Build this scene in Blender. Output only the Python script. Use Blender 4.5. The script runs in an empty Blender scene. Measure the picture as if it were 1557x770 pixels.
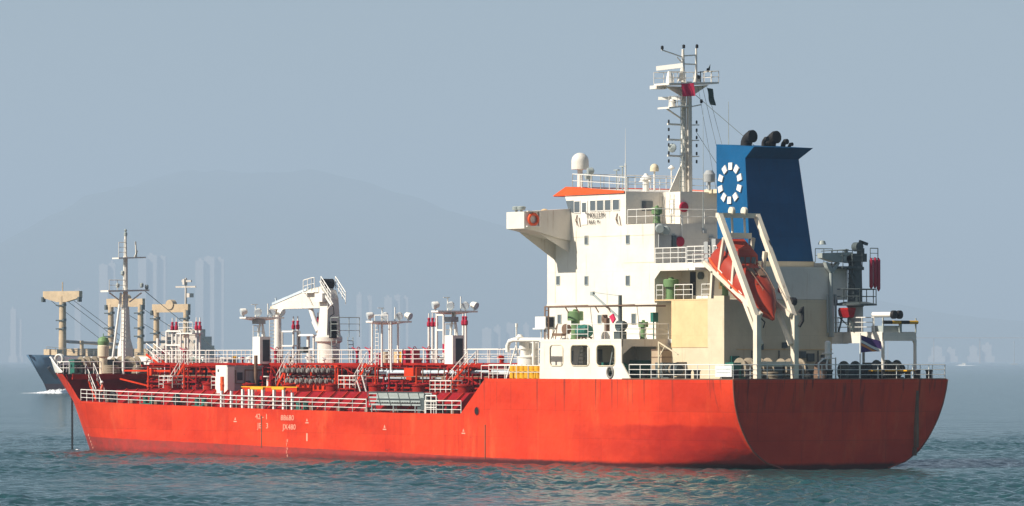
import bpy, math, random
import numpy as np
from mathutils import Vector, Matrix
random.seed(7)
SC = bpy.context.scene
COL = SC.collection
R = math.radians

# ------------------------------------------------------------------ camera, sky, sun, exposure
# frame: x = tanker's bow direction, y = its port side, z up, water at z = 0, transom at x = 0 (metres)
PHI = R(57.0)
RT = Vector((-math.cos(PHI), -math.sin(PHI), 0))      # to the right of the viewer
FW = Vector((math.sin(PHI), -math.cos(PHI), 0))       # away from the viewer
CAM = Vector((-321.912, 237.214, 7.8))
cd = bpy.data.cameras.new('camera')
cam = bpy.data.objects.new('camera', cd); COL.objects.link(cam)
cd.sensor_width = 36.0; cd.lens = 36.0 * 8470 / 1557
cd.clip_start = 5.0; cd.clip_end = 90000.0
pitch = math.atan(163 / 8470)
fwd = FW * math.cos(pitch) + Vector((0, 0, math.sin(pitch)))
up = -FW * math.sin(pitch) + Vector((0, 0, math.cos(pitch)))
cam.matrix_world = Matrix((( RT.x, up.x, -fwd.x, CAM.x), (RT.y, up.y, -fwd.y, CAM.y), (RT.z, up.z, -fwd.z, CAM.z), (0, 0, 0, 1)))
SC.camera = cam

SUN = Vector((0.16, 1.0, 0.78)).normalized()
el = math.asin(SUN.z); az = math.atan2(SUN.x, SUN.y)
W = bpy.data.worlds.new('World'); SC.world = W; W.use_nodes = True
nt = W.node_tree; nt.nodes.clear()
wo = nt.nodes.new('ShaderNodeOutputWorld'); bg = nt.nodes.new('ShaderNodeBackground')
sky = nt.nodes.new('ShaderNodeTexSky'); sky.sky_type = 'NISHITA'; sky.sun_disc = False
sky.sun_elevation = el; sky.sun_rotation = az
sky.air_density = 1.0; sky.dust_density = 1.2; sky.ozone_density = 2.0
nt.links.new(sky.outputs[0], bg.inputs[0]); bg.inputs[1].default_value = 0.05
nt.links.new(bg.outputs[0], wo.inputs[0])
sd = bpy.data.lights.new('sun', 'SUN'); so = bpy.data.objects.new('sun', sd); COL.objects.link(so)
sd.energy = 5.0; sd.angle = R(0.5); sd.color = (1.0, 0.93, 0.83)
so.rotation_euler = SUN.to_track_quat('Z', 'Y').to_euler()
SC.view_settings.view_transform = 'Standard'; SC.view_settings.look = 'None'
SC.view_settings.exposure = 0.66; SC.view_settings.gamma = 1.0
HAZE_DENSITY = 1.05e-4; HAZE_COLOR = (0.615, 0.80, 1.0, 1); HAZE_G = 0.0

# ------------------------------------------------------------------ mesh helpers
class MB:
    def __init__(s): s.v = []; s.f = []; s.sm = []
    def add(s, vs, fs, smooth=False):
        o = len(s.v); s.v += [tuple(p) for p in vs]
        for f in fs: s.f.append(tuple(i + o for i in f)); s.sm.append(smooth)
        return s
    def bx(s, x0, x1, y0, y1, z0, z1):
        x0, x1 = min(x0, x1), max(x0, x1); y0, y1 = min(y0, y1), max(y0, y1); z0, z1 = min(z0, z1), max(z0, z1)
        return s.add([(x0,y0,z0),(x1,y0,z0),(x1,y1,z0),(x0,y1,z0),(x0,y0,z1),(x1,y0,z1),(x1,y1,z1),(x0,y1,z1)],
                     [(3,2,1,0),(4,5,6,7),(0,1,5,4),(1,2,6,5),(2,3,7,6),(3,0,4,7)])
    def cbx(s, c, sx, sy, sz):
        return s.bx(c[0]-sx/2, c[0]+sx/2, c[1]-sy/2, c[1]+sy/2, c[2], c[2]+sz)
    def bar(s, a, b, w, h=None):
        h = h or w; a = Vector(a); b = Vector(b); d = (b-a).normalized()
        u = d.cross(Vector((0,0,1)))
        if u.length < 1e-3: u = Vector((1,0,0))
        u.normalize(); n = u.cross(d)
        vs = [p + u*(i*w/2) + n*(j*h/2) for p in (a, b) for i, j in ((-1,-1),(1,-1),(1,1),(-1,1))]
        return s.add(vs, [(0,1,2,3),(7,6,5,4),(1,0,4,5),(2,1,5,6),(3,2,6,7),(0,3,7,4)])
    def tube(s, a, b, r, n=8, r2=None):
        return s.path([a, b], r, n, r2)
    def path(s, pts, r, n=8, r2=None):
        pts = [Vector(p) for p in pts]; k = len(pts); rings = []
        prev = None
        for i, p in enumerate(pts):
            d = (pts[min(i+1, k-1)] - pts[max(i-1, 0)]).normalized()
            if prev is None:
                u = d.cross(Vector((0,0,1)))
                if u.length < 1e-3: u = Vector((1,0,0))
            else:
                u = prev - d*prev.dot(d)
                if u.length < 1e-4: u = d.orthogonal()
            u.normalize(); prev = u; w = d.cross(u)
            rr = r if r2 is None else r + (r2-r)*i/(k-1)
            rings.append([p + (u*math.cos(t) + w*math.sin(t))*rr for t in [2*math.pi*j/n for j in range(n)]])
        vs = [q for g in rings for q in g]; fs = []
        for i in range(k-1):
            for j in range(n): fs.append((i*n+j, i*n+(j+1)%n, (i+1)*n+(j+1)%n, (i+1)*n+j))
        s.add(vs, fs, n > 5)
        s.add(rings[0], [tuple(reversed(range(n)))]); s.add(rings[-1], [tuple(range(n))])
        return s
    def lathe(s, base, prof, n=16, axis=(0,0,1)):
        A = Vector(axis).normalized(); u = A.orthogonal().normalized(); w = A.cross(u); B = Vector(base)
        vs = []; fs = []
        for r, h in prof:
            for j in range(n):
                t = 2*math.pi*j/n; vs.append(B + A*h + (u*math.cos(t)+w*math.sin(t))*max(r, 1e-3))
        for i in range(len(prof)-1):
            for j in range(n): fs.append((i*n+j, i*n+(j+1)%n, (i+1)*n+(j+1)%n, (i+1)*n+j))
        # hard edges: split rings so that each band shades on its own
        for i in range(len(prof)-1):
            band = vs[i*n:(i+2)*n]
            s.add(band, [(j, (j+1)%n, n+(j+1)%n, n+j) for j in range(n)], True)
        if prof[0][0] > 2e-3: s.add(vs[:n], [tuple(reversed(range(n)))])
        if prof[-1][0] > 2e-3: s.add(vs[-n:], [tuple(range(n))])
        return s
    def dome(s, base, r, h, n=14, m=5, skirt=0.0):
        prof = [(r, 0), (r, skirt)] if skirt else [(r, 0)]
        vs = []; B = Vector(base)
        pr = prof + [(r*math.cos(math.pi/2*i/m), skirt + h*math.sin(math.pi/2*i/m)) for i in range(1, m+1)]
        for rr, hh in pr:
            for j in range(n):
                t = 2*math.pi*j/n; vs.append((B.x+max(rr,1e-3)*math.cos(t), B.y+max(rr,1e-3)*math.sin(t), B.z+hh))
        fs = [(i*n+j, i*n+(j+1)%n, (i+1)*n+(j+1)%n, (i+1)*n+j) for i in range(len(pr)-1) for j in range(n)]
        s.add(vs, fs, True); s.add(vs[:n], [tuple(reversed(range(n)))])
        return s
    def ball(s, c, r, n=10, m=6, sz=1.0):
        vs = []; c = Vector(c)
        for i in range(m+1):
            p = math.pi*i/m
            for j in range(n):
                t = 2*math.pi*j/n
                vs.append((c.x+r*max(math.sin(p),1e-3)*math.cos(t), c.y+r*max(math.sin(p),1e-3)*math.sin(t), c.z-r*sz*math.cos(p)))
        return s.add(vs, [(i*n+j, i*n+(j+1)%n, (i+1)*n+(j+1)%n, (i+1)*n+j) for i in range(m) for j in range(n)], True)
    def torus(s, c, R0, r, axis=(0,1,0), n=18, m=7):
        A = Vector(axis).normalized(); u = A.orthogonal().normalized(); w = A.cross(u); c = Vector(c); vs = []
        for i in range(n):
            t = 2*math.pi*i/n; d = u*math.cos(t)+w*math.sin(t)
            for j in range(m):
                p = 2*math.pi*j/m; vs.append(c + d*(R0+r*math.cos(p)) + A*(r*math.sin(p)))
        return s.add(vs, [(i*m+j, i*m+(j+1)%m, ((i+1)%n)*m+(j+1)%m, ((i+1)%n)*m+j) for i in range(n) for j in range(m)], True)
    def prism(s, pts, vec):
        n = len(pts); v = Vector(vec); a = [Vector(p) for p in pts]; b = [p+v for p in a]
        return s.add(a+b, [tuple(reversed(range(n))), tuple(range(n, 2*n))] + [(i, (i+1)%n, n+(i+1)%n, n+i) for i in range(n)])
    def rail(s, pts, h=1.05, n=3, sp=1.5, r=0.03):
        pts = [Vector(p) for p in pts]
        for a, b in zip(pts, pts[1:]):
            k = max(1, round((b-a).length/sp))
            for i in range(k+1):
                p = a.lerp(b, i/k); s.tube(p, p+Vector((0,0,h)), r, 5)
            for j in range(1, n+1):
                z = Vector((0,0,h*j/n)); s.tube(a+z, b+z, r*(1.15 if j == n else .8), 5)
        return s
    def ladder(s, a, b, side, w=0.5, r=0.025, step=0.33):
        a = Vector(a); b = Vector(b); sd_ = Vector(side).normalized()*(w/2)
        s.tube(a+sd_, b+sd_, r, 4); s.tube(a-sd_, b-sd_, r, 4)
        k = int((b-a).length/step)
        for i in range(1, k): p = a.lerp(b, i/k); s.tube(p+sd_, p-sd_, r*.8, 4)
        return s

SPLIT = {'pipe_frame', 'wing_bracket', 'inner_bulkhead', 'wall_fitting', 'bar_stand', 'navigation_lamp', 'hose_rail', 'searchlight', 'small_aerial', 'rusty_bracket', 'deck_fitting',
         'junction_box', 'floodlight', 'mast_lamp', 'fittings', 'hatch_cover', 'derrick_boom', 'stay', 'halyard', 'stanchion', 'yellow_cleat', 'control_cabinet', 'hose_locker', 'window', 'crane_walkway',
         'mast_platform', 'inside_stair', 'stowage_rack', 'doorway', 'steep_handrail', 'hydraulic_hose', 'windlass', 'crane_ladder', 'inclined_handrail', 'grab_rail', 'reflective_strip', 'hatch', 'railing', 'corner_bar', 'flange', 'winch_gear', 'riser_platform'}
def pieces(mb):
    """the far-apart pieces of a mesh: connected shapes, joined when they stand close together"""
    n = len(mb.v); par = list(range(n))
    def fd(i):
        while par[i] != i: par[i] = par[par[i]]; i = par[i]
        return i
    key = {}
    for i, p in enumerate(mb.v):
        k = (round(p[0], 4), round(p[1], 4), round(p[2], 4))
        if k in key: par[fd(i)] = fd(key[k])
        else: key[k] = i
    for f in mb.f:
        for j in f[1:]: par[fd(j)] = fd(f[0])
    isl = {}
    for i in range(n): isl.setdefault(fd(i), []).append(i)
    ids = list(isl); V = np.array([tuple(p) for p in mb.v]); lo = np.array([V[isl[k]].min(0) for k in ids]); hi = np.array([V[isl[k]].max(0) for k in ids]); big = (hi-lo).max(1)
    g = list(range(len(ids)))
    def fg(i):
        while g[i] != i: i = g[i]
        return i
    for a in range(len(ids)):
        for b_ in range(a):
            gap = np.linalg.norm(np.maximum(0, np.maximum(lo[a]-hi[b_], lo[b_]-hi[a])))
            if gap < max(.02, .5*max(big[a], big[b_])): g[fg(a)] = fg(b_)
    cl = {ids[a]: fg(a) for a in range(len(ids))}; out = {}
    for f, sm in zip(mb.f, mb.sm):
        m_ = out.setdefault(cl[fd(f[0])], (MB(), {})); mp = m_[1]; q = []
        for i in f:
            if i not in mp: mp[i] = len(m_[0].v); m_[0].v.append(mb.v[i])
            q.append(mp[i])
        m_[0].f.append(tuple(q)); m_[0].sm.append(sm)
    return [m_[0] for m_ in out.values()]
ORG = {}
def wloc(o): return ORG.get(o.name, Vector((0,0,0))) if o else Vector((0,0,0))
def build(mb, name, mat, parent=None, label=None):
    """ONE mesh object out of the collected shapes; its origin sits at its own base. Names in SPLIT give one object per separate piece."""
    if name in SPLIT and not isinstance(mat, (list, tuple)):
        ps = pieces(mb)
        if len(ps) > 1:
            SPLIT.discard(name); os_ = [build(p, name, mat, parent, label) for p in ps]; SPLIT.add(name); return os_[0]
    v = np.array([tuple(p) for p in mb.v], dtype=float)
    lo = v.min(0); hi = v.max(0); org = Vector(((lo[0]+hi[0])/2, (lo[1]+hi[1])/2, lo[2]))
    me = bpy.data.meshes.new(name)
    me.from_pydata([tuple(p - np.array(org)) for p in v], [], mb.f)
    me.polygons.foreach_set('use_smooth', mb.sm)
    for m in (mat if isinstance(mat, (list, tuple)) else [mat]): me.materials.append(m)
    me.update()
    o = bpy.data.objects.new(name, me); COL.objects.link(o)
    o.location = org - wloc(parent)
    if parent: o.parent = parent
    ORG[o.name] = org
    if label: o['label'] = label
    return o
def tag(o, label=None, cat=None, group=None, kind=None):
    if label: o['label'] = label
    if cat: o['category'] = cat
    if group: o['group'] = group
    if kind: o['kind'] = kind
    return o
def thing(name, label, cat, loc=(0,0,0), group=None):
    o = bpy.data.objects.new(name, None); COL.objects.link(o); o.location = loc
    o.empty_display_size = 0.5
    ORG[o.name] = Vector(loc); return tag(o, label, cat, group)
def move_copy(o, dv, parent=None, first=True):
    """copy of an object and of what hangs under it, shifted by dv"""
    c = o.copy(); COL.objects.link(c)
    c.parent = parent if parent else o.parent
    if first: c.location = o.location + Vector(dv)
    ORG[c.name] = ORG.get(o.name, Vector((0,0,0))) + Vector(dv)
    for ch in o.children: move_copy(ch, dv, c, False)
    return c
def plate(outline, holes, thick, mp):
    """flat plate with real openings; outline and holes are (a, b) lists; mp maps (a, b, t) to a point"""
    cu = bpy.data.curves.new('tmp', 'CURVE'); cu.dimensions = '2D'; cu.fill_mode = 'BOTH'; cu.extrude = thick/2
    for pts in [outline] + holes:
        sp = cu.splines.new('POLY'); sp.points.add(len(pts)-1); sp.use_cyclic_u = True
        for p, q in zip(sp.points, pts): p.co = (q[0], q[1], 0, 1)
    ob = bpy.data.objects.new('tmp', cu); COL.objects.link(ob)
    me = bpy.data.meshes.new_from_object(ob)
    mb = MB(); mb.add([mp(v.co.x, v.co.y, v.co.z) for v in me.vertices], [tuple(p.vertices) for p in me.polygons])
    bpy.data.objects.remove(ob); bpy.data.curves.remove(cu); bpy.data.meshes.remove(me)
    return mb
def rrect(x0, x1, z0, z1, r, n=4):
    pts = []
    for cx, cz, t0 in ((x1-r, z1-r, 0), (x0+r, z1-r, 90), (x0+r, z0+r, 180), (x1-r, z0+r, 270)):
        for i in range(n+1):
            t = R(t0 + 90*i/n); pts.append((cx + r*math.cos(t), cz + r*math.sin(t)))
    return pts
def oval(cx, cz, a, b, n=14): return [(cx + a*math.cos(2*math.pi*i/n), cz + b*math.sin(2*math.pi*i/n)) for i in range(n)]
def lettering(body, size, mp, depth=0.02, sx=1.0, mb=None):
    cu = bpy.data.curves.new('tmp', 'FONT'); cu.body = body; cu.size = size; cu.extrude = depth/2; cu.resolution_u = 2
    cu.align_x = 'CENTER'; cu.align_y = 'CENTER'
    ob = bpy.data.objects.new('tmp', cu); COL.objects.link(ob)
    me = bpy.data.meshes.new_from_object(ob)
    mb = mb or MB(); mb.add([mp(v.co.x*sx, v.co.y, v.co.z) for v in me.vertices], [tuple(p.vertices) for p in me.polygons])
    bpy.data.objects.remove(ob); bpy.data.curves.remove(cu); bpy.data.meshes.remove(me)
    return mb

# ------------------------------------------------------------------ materials
def nodes(name):
    m = bpy.data.materials.new(name); m.use_nodes = True; t = m.node_tree
    return m, t, t.nodes['Principled BSDF']
def N(t, kind, **kw):
    n = t.nodes.new(kind)
    for k, v in kw.items():
        if hasattr(n, k): setattr(n, k, v)
        else: n.inputs[k].default_value = v
    return n
def L(t, a, b): t.links.new(a, b)
def pos_scaled(t, s):
    g = N(t, 'ShaderNodeNewGeometry'); mp = N(t, 'ShaderNodeMapping'); mp.inputs['Scale'].default_value = s
    L(t, g.outputs['Position'], mp.inputs['Vector']); return mp.outputs[0]
def noise(t, s, scale=1.0, detail=4.0, rough=0.6):
    n = N(t, 'ShaderNodeTexNoise'); n.inputs['Scale'].default_value = scale; n.inputs['Detail'].default_value = detail
    n.inputs['Roughness'].default_value = rough; L(t, pos_scaled(t, s), n.inputs['Vector']); return n.outputs['Fac']
def ramp(t, src, a, b, lo=0.0, hi=1.0):
    r = N(t, 'ShaderNodeMapRange'); r.inputs['From Min'].default_value = a; r.inputs['From Max'].default_value = b
    r.inputs['To Min'].default_value = lo; r.inputs['To Max'].default_value = hi; r.interpolation_type = 'SMOOTHSTEP'
    L(t, src, r.inputs['Value']); return r.outputs[0]
def mix(t, fac, a, b):
    m = N(t, 'ShaderNodeMix', data_type='RGBA')
    for src, i in ((fac, 0), (a, 6), (b, 7)):
        if isinstance(src, (int, float)): m.inputs[i].default_value = src
        elif isinstance(src, tuple): m.inputs[i].default_value = (*src, 1)
        else: L(t, src, m.inputs[i])
    return m.outputs[2]
def mth(t, op, a, b=0.0, c=0.0):
    m = N(t, 'ShaderNodeMath', operation=op)
    for i, x in enumerate((a, b, c)):
        if isinstance(x, (int, float)): m.inputs[i].default_value = x
        else: L(t, x, m.inputs[i])
    return m.outputs[0]
def paint(name, col, rough=0.5, dirt=(0.16, 0.09, 0.05), amt=0.35, streak=0.35, var=0.18, spec=0.22):
    """painted steel: uneven tone, grime blotches, thin rust runs"""
    m, t, b = nodes(name)
    tone = noise(t, (0.5, 0.5, 0.5), 1.0, 5)
    c2 = tuple(c*(1-var) for c in col)
    base = mix(t, ramp(t, tone, 0.35, 0.65), col, c2)
    if amt:
        bl = noise(t, (1.1, 1.1, 0.8), 1.6, 7, 0.7)
        base = mix(t, ramp(t, bl, 0.60, 0.78, 0, amt), base, dirt)
    if streak:
        st = noise(t, (2.2, 2.2, 0.16), 1.3, 4, 0.65)
        base = mix(t, ramp(t, st, 0.60, 0.74, 0, streak), base, dirt)
    L(t, base, b.inputs['Base Color'])
    b.inputs['Roughness'].default_value = rough
    if 'Specular IOR Level' in b.inputs: b.inputs['Specular IOR Level'].default_value = spec
    return m
M = {}
M['white'] = paint('white_paint', (0.76, 0.705, 0.61), 0.45, (0.36, 0.22, 0.11), 0.2, 0.42, 0.08)
M['white_clean'] = paint('clean_white_paint', (0.78, 0.75, 0.68), 0.4, (0.40, 0.30, 0.2), 0.10, 0.12, 0.06)
M['white_rusty'] = paint('rusty_white_paint', (0.76, 0.67, 0.52), 0.55, (0.30, 0.14, 0.06), 0.55, 0.6, 0.15)
M['cream'] = paint('cream_paint', (0.73, 0.52, 0.275), 0.55, (0.45, 0.26, 0.10), 0.25, 0.35, 0.12)
M['pale'] = paint('pale_cream_paint', (0.66, 0.565, 0.395), 0.55, (0.35, 0.22, 0.11), 0.25, 0.45, 0.10)
M['grey'] = paint('grey_paint', (0.40, 0.41, 0.40), 0.55, (0.16, 0.1, 0.06), 0.3, 0.3)
M['dark_grey'] = paint('dark_grey_green_paint', (0.085, 0.105, 0.105), 0.5, (0.05, 0.04, 0.03), 0.4, 0.3)
M['red_deck'] = paint('red_deck_paint', (0.28, 0.010, 0.014), 0.55, (0.14, 0.03, 0.02), 0.35, 0.0, 0.3, 0.06)
M['red'] = paint('red_pipe_paint', (0.34, 0.018, 0.011), 0.5, (0.16, 0.04, 0.02), 0.3, 0.2, 0.3, 0.06)
M['orange_red'] = paint('orange_red_paint', (0.58, 0.044, 0.012), 0.5, (0.25, 0.07, 0.03), 0.35, 0.25, 0.2, 0.06)
M['orange'] = paint('orange_fascia_paint', (0.80, 0.10, 0.022), 0.5, (0.4, 0.12, 0.05), 0.15, 0.15, 0.1)
M['boat'] = paint('lifeboat_orange', (0.36, 0.040, 0.018), 0.4, (0.2, 0.05, 0.03), 0.3, 0.35, 0.15)
M['blue'] = paint('funnel_blue_paint', (0.008, 0.090, 0.215), 0.55, (0.02, 0.06, 0.14), 0.3, 0.4, 0.12, 0.06)
M['green'] = paint('vent_green_paint', (0.16, 0.27, 0.115), 0.55, (0.10, 0.09, 0.05), 0.35, 0.35, 0.2)
M['sea_green'] = paint('machinery_green_paint', (0.03, 0.16, 0.12), 0.5, (0.05, 0.05, 0.04), 0.4, 0.2, 0.3)
M['yellow'] = paint('yellow_drum_paint', (0.75, 0.40, 0.025), 0.45, (0.3, 0.15, 0.04), 0.2, 0.2, 0.15)
M['black'] = paint('black_soot_paint', (0.018, 0.017, 0.017), 0.6, (0.04, 0.03, 0.025), 0.3, 0.2, 0.3)
M['pipe'] = paint('pale_blue_grey_pipe_paint', (0.55, 0.62, 0.66), 0.4, (0.2, 0.12, 0.08), 0.3, 0.0, 0.15)
M['valve'] = paint('worn_steel', (0.24, 0.22, 0.20), 0.5, (0.1, 0.06, 0.04), 0.5, 0.0, 0.4)
M['rope'] = paint('mooring_rope', (0.32, 0.265, 0.19), 0.9, (0.2, 0.16, 0.11), 0.5, 0.0, 0.35)
M['rubber'] = paint('dark_rubber', (0.02, 0.02, 0.022), 0.7, (0.05, 0.05, 0.05), 0.3, 0.0)
M['wood'] = paint('plywood', (0.48, 0.36, 0.24), 0.8, (0.25, 0.17, 0.1), 0.3, 0.3, 0.2)
M['rust'] = paint('rust_brown_frame', (0.21, 0.13, 0.085), 0.7, (0.1, 0.05, 0.03), 0.4, 0.2, 0.3)
M['ladder_grey'] = paint('weathered_aluminium', (0.36, 0.40, 0.38), 0.45, (0.2, 0.17, 0.13), 0.4, 0.2, 0.2)
M['cyl_red'] = paint('crimson_bottle_paint', (0.40, 0.02, 0.05), 0.4, (0.15, 0.02, 0.02), 0.2, 0.2, 0.15)
M['letter'] = paint('faded_white_lettering', (0.76, 0.36, 0.25), 0.6, (0.76, 0.10, 0.04), 0.95, 0.8, 0.1)
M['letter_grey'] = paint('grey_lettering', (0.22, 0.20, 0.18), 0.6, (0.4, 0.3, 0.2), 0.3, 0.3, 0.3)
M['skin'] = paint('skin', (0.42, 0.25, 0.17), 0.6, amt=0, streak=0, var=0.1)
M['coverall'] = paint('orange_coverall', (0.60, 0.10, 0.05), 0.8, amt=0, streak=0, var=0.25)
M['coverall_dark'] = paint('dark_trousers', (0.05, 0.04, 0.05), 0.8, amt=0, streak=0, var=0.25)
m, t, b = nodes('window_glass'); b.inputs['Base Color'].default_value = (0.10, 0.12, 0.13, 1); b.inputs['Roughness'].default_value = 0.08
b.inputs['Metallic'].default_value = 0.0; M['glass'] = m
m, t, b = nodes('dark_doorway_panel'); b.inputs['Base Color'].default_value = (0.012, 0.017, 0.03, 1); b.inputs['Roughness'].default_value = 0.5; M['dark'] = m
def flat(name, col, rough=0.8):
    m, t, b = nodes(name); n = noise(t, (1, 1, 1), 2.0, 3)
    L(t, mix(t, ramp(t, n, 0.3, 0.7), col, tuple(c*0.8 for c in col)), b.inputs['Base Color']); b.inputs['Roughness'].default_value = rough; return m
M['flag_red'] = flat('red_flag_cloth', (0.60, 0.014, 0.075)); M['flag_dark'] = flat('dark_green_flag_cloth', (0.03, 0.06, 0.05))
M['board'] = flat('white_board', (0.72, 0.71, 0.69))

# hull paint: orange red topsides, dull red boot-topping that rises towards the bow (she is trimmed by the stern), scuffs, runs
m, t, b = nodes('hull_paint')
g = N(t, 'ShaderNodeNewGeometry'); sp = N(t, 'ShaderNodeSeparateXYZ'); L(t, g.outputs['Position'], sp.inputs[0])
X, Y, Z = sp.outputs
tone = noise(t, (0.12, 0.12, 0.25), 1.0, 5)
base = mix(t, ramp(t, tone, 0.35, 0.65), (0.72, 0.056, 0.016), (0.56, 0.034, 0.011))
vst = noise(t, (0.9, 0.9, 0.05), 1.0, 5, 0.7)
base = mix(t, ramp(t, vst, 0.50, 0.68, 0, 0.55), base, (0.50, 0.030, 0.012))
pale = noise(t, (0.35, 0.35, 0.10), 1.3, 6, 0.7)
base = mix(t, ramp(t, pale, 0.54, 0.72, 0, 0.45), base, (0.74, 0.130, 0.042))
# worn area low on the quarter, around the old light waterline; also darkened as painted shade where the hull curves under
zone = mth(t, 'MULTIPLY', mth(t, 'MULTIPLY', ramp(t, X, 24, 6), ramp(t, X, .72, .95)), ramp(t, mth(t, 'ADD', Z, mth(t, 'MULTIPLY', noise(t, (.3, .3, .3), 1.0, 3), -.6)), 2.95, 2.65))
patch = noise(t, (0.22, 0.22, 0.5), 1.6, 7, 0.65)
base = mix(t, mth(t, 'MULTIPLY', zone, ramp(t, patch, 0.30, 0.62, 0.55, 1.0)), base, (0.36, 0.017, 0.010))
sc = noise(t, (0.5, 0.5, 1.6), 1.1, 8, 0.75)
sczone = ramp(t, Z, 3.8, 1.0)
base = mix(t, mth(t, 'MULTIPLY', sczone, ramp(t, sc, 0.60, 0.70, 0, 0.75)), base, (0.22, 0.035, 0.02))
drip = noise(t, (1.6, 1.6, 0.03), 1.2, 3, 0.6)
base = mix(t, mth(t, 'MULTIPLY', ramp(t, Z, 3.0, 6.3), ramp(t, drip, 0.56, 0.68, 0, 0.8)), base, (0.16, 0.03, 0.02))
wob = noise(t, (0.8, 0.8, 1.5), 1.0, 4)
line = mth(t, 'ADD', mth(t, 'MULTIPLY', X, 0.0128), mth(t, 'MULTIPLY', wob, 0.10))
boot = ramp(t, mth(t, 'SUBTRACT', Z, line), 0.03, -0.03)
bn = noise(t, (0.5, 0.5, 1.2), 1.5, 6, 0.7)
bootc = mix(t, ramp(t, bn, 0.35, 0.7), (0.40, 0.040, 0.030), (0.24, 0.045, 0.035))
base = mix(t, boot, base, bootc)
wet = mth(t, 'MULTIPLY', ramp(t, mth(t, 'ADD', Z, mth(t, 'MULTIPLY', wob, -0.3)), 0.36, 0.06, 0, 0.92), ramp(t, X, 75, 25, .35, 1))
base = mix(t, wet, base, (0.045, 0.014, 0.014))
def plates(t, base, w, h, amt, seam):
    g_ = N(t, 'ShaderNodeNewGeometry'); s3 = N(t, 'ShaderNodeSeparateXYZ'); L(t, g_.outputs['Position'], s3.inputs[0]); cb = N(t, 'ShaderNodeCombineXYZ')
    L(t, mth(t, 'ADD', s3.outputs[0], s3.outputs[1]), cb.inputs[0]); L(t, s3.outputs[2], cb.inputs[1])
    bk = N(t, 'ShaderNodeTexBrick'); bk.inputs['Scale'].default_value = 1; bk.inputs['Brick Width'].default_value = w; bk.inputs['Row Height'].default_value = h; bk.inputs['Mortar Size'].default_value = .022; bk.inputs['Mortar Smooth'].default_value = .6
    bk.inputs['Color1'].default_value = (1, 1, 1, 1); bk.inputs['Color2'].default_value = (1-amt, 1-amt, 1-amt, 1); bk.inputs['Mortar'].default_value = (seam, seam, seam, 1)
    L(t, cb.outputs[0], bk.inputs['Vector'])
    m_ = N(t, 'ShaderNodeMix', data_type='RGBA', blend_type='MULTIPLY'); m_.inputs[0].default_value = 1; L(t, base, m_.inputs[6]); L(t, bk.outputs['Color'], m_.inputs[7]); return m_.outputs[2]
def dents(t, b, dist, sc=.55):
    bp = N(t, 'ShaderNodeBump'); bp.inputs['Strength'].default_value = 1; bp.inputs['Distance'].default_value = dist
    L(t, noise(t, (sc, sc, sc), 1.0, 3, .5), bp.inputs['Height']); L(t, bp.outputs[0], b.inputs['Normal'])
base = plates(t, base, 7.5, 2.05, .17, .72); dents(t, b, .14, .5)
L(t, base, b.inputs['Base Color']); b.inputs['Roughness'].default_value = 0.5
b.inputs['Specular IOR Level'].default_value = 0.12
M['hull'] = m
for k_ in ('white', 'pale', 'cream', 'blue'):
    t = M[k_].node_tree; b = t.nodes['Principled BSDF']; src = b.inputs['Base Color'].links[0].from_socket
    L(t, plates(t, src, 4.6, 2.4, .05, .90), b.inputs['Base Color']); dents(t, b, .07, .8)

# ------------------------------------------------------------------ the sea: one sheet, real waves near, bump farther out
def VW(lat, dep, z=0.0):
    p = CAM + RT*lat + FW*dep; return (p.x, p.y, z)
def axis_steps(a, b, s0, grow, far):
    out = [a]; s = s0
    while out[-1] < b: out.append(out[-1] + s)
    s = s0
    while out[-1] < far: s *= grow; out.append(out[-1] + s)
    return out
dep = axis_steps(262, 520, 0.45, 1.012, 1500); dep = [150 + 1.0*k for k in range(112)] + dep; dep = [d for d in dep]
x_ = dep[-1]; st_ = dep[-1]-dep[-2]
while x_ < 80000: st_ *= 1.35; x_ += st_; dep.append(x_)
dep = [-4000, -800, 0, 100, 140] + dep
lh = axis_steps(0, 56, 0.36, 1.05, 160); s_ = lh[-1]-lh[-2]
while lh[-1] < 60000: s_ *= 1.5; lh.append(lh[-1]+s_)
lat = [-v for v in reversed(lh[1:])] + lh
LA, DE = np.meshgrid(np.array(lat), np.array(dep))
wx = CAM.x + RT.x*LA + FW.x*DE; wy = CAM.y + RT.y*LA + FW.y*DE
rng = np.random.default_rng(4)
ht = np.zeros_like(LA)
wind = math.atan2(-FW.y*0.75 + RT.y*0.65, -FW.x*0.75 + RT.x*0.65)
gust = np.zeros_like(LA)
for i in range(14):
    lam = rng.uniform(25, 130); a = rng.uniform(0, 6.283); k = 6.283/lam
    gust += np.sin(k*(wx*math.cos(a)+wy*math.sin(a)) + rng.uniform(0, 6.283))
gust = 0.75 + 0.45*np.tanh(gust/3.0)
for i in range(110):
    lam = 0.8 * (2.8/0.8)**rng.random(); a = wind + rng.normal(0, 0.7); k = 6.283/lam
    amp = 0.0064*lam*(1.0 if lam < 3 else 0.7)
    ph = k*(wx*math.cos(a)+wy*math.sin(a)) + rng.uniform(0, 6.283)
    w_ = amp*(np.sin(ph) + 0.28*np.sin(2*ph+0.6))*gust
    ht += w_*np.clip(1.5 - 0.9*np.maximum(np.gradient(np.array(dep))[:, None], np.gradient(np.array(lat))[None, :])/lam*2, 0, 1)
for i in range(14):
    lam = rng.uniform(9, 30); a = wind + rng.normal(0, 0.4); k = 6.283/lam
    ht += 0.0009*lam*np.sin(k*(wx*math.cos(a)+wy*math.sin(a)) + rng.uniform(0, 6.283))
sp_d = np.gradient(np.array(dep))[:, None]; sp_l = np.gradient(np.array(lat))[None, :]
ht *= np.clip(1.6 - 0.25*np.maximum(sp_d, sp_l), 0, 1)
ht = np.where((DE < 149) | (DE > 1450) | (np.abs(LA) > 158), 0, ht)
nr, nc = LA.shape
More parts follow.
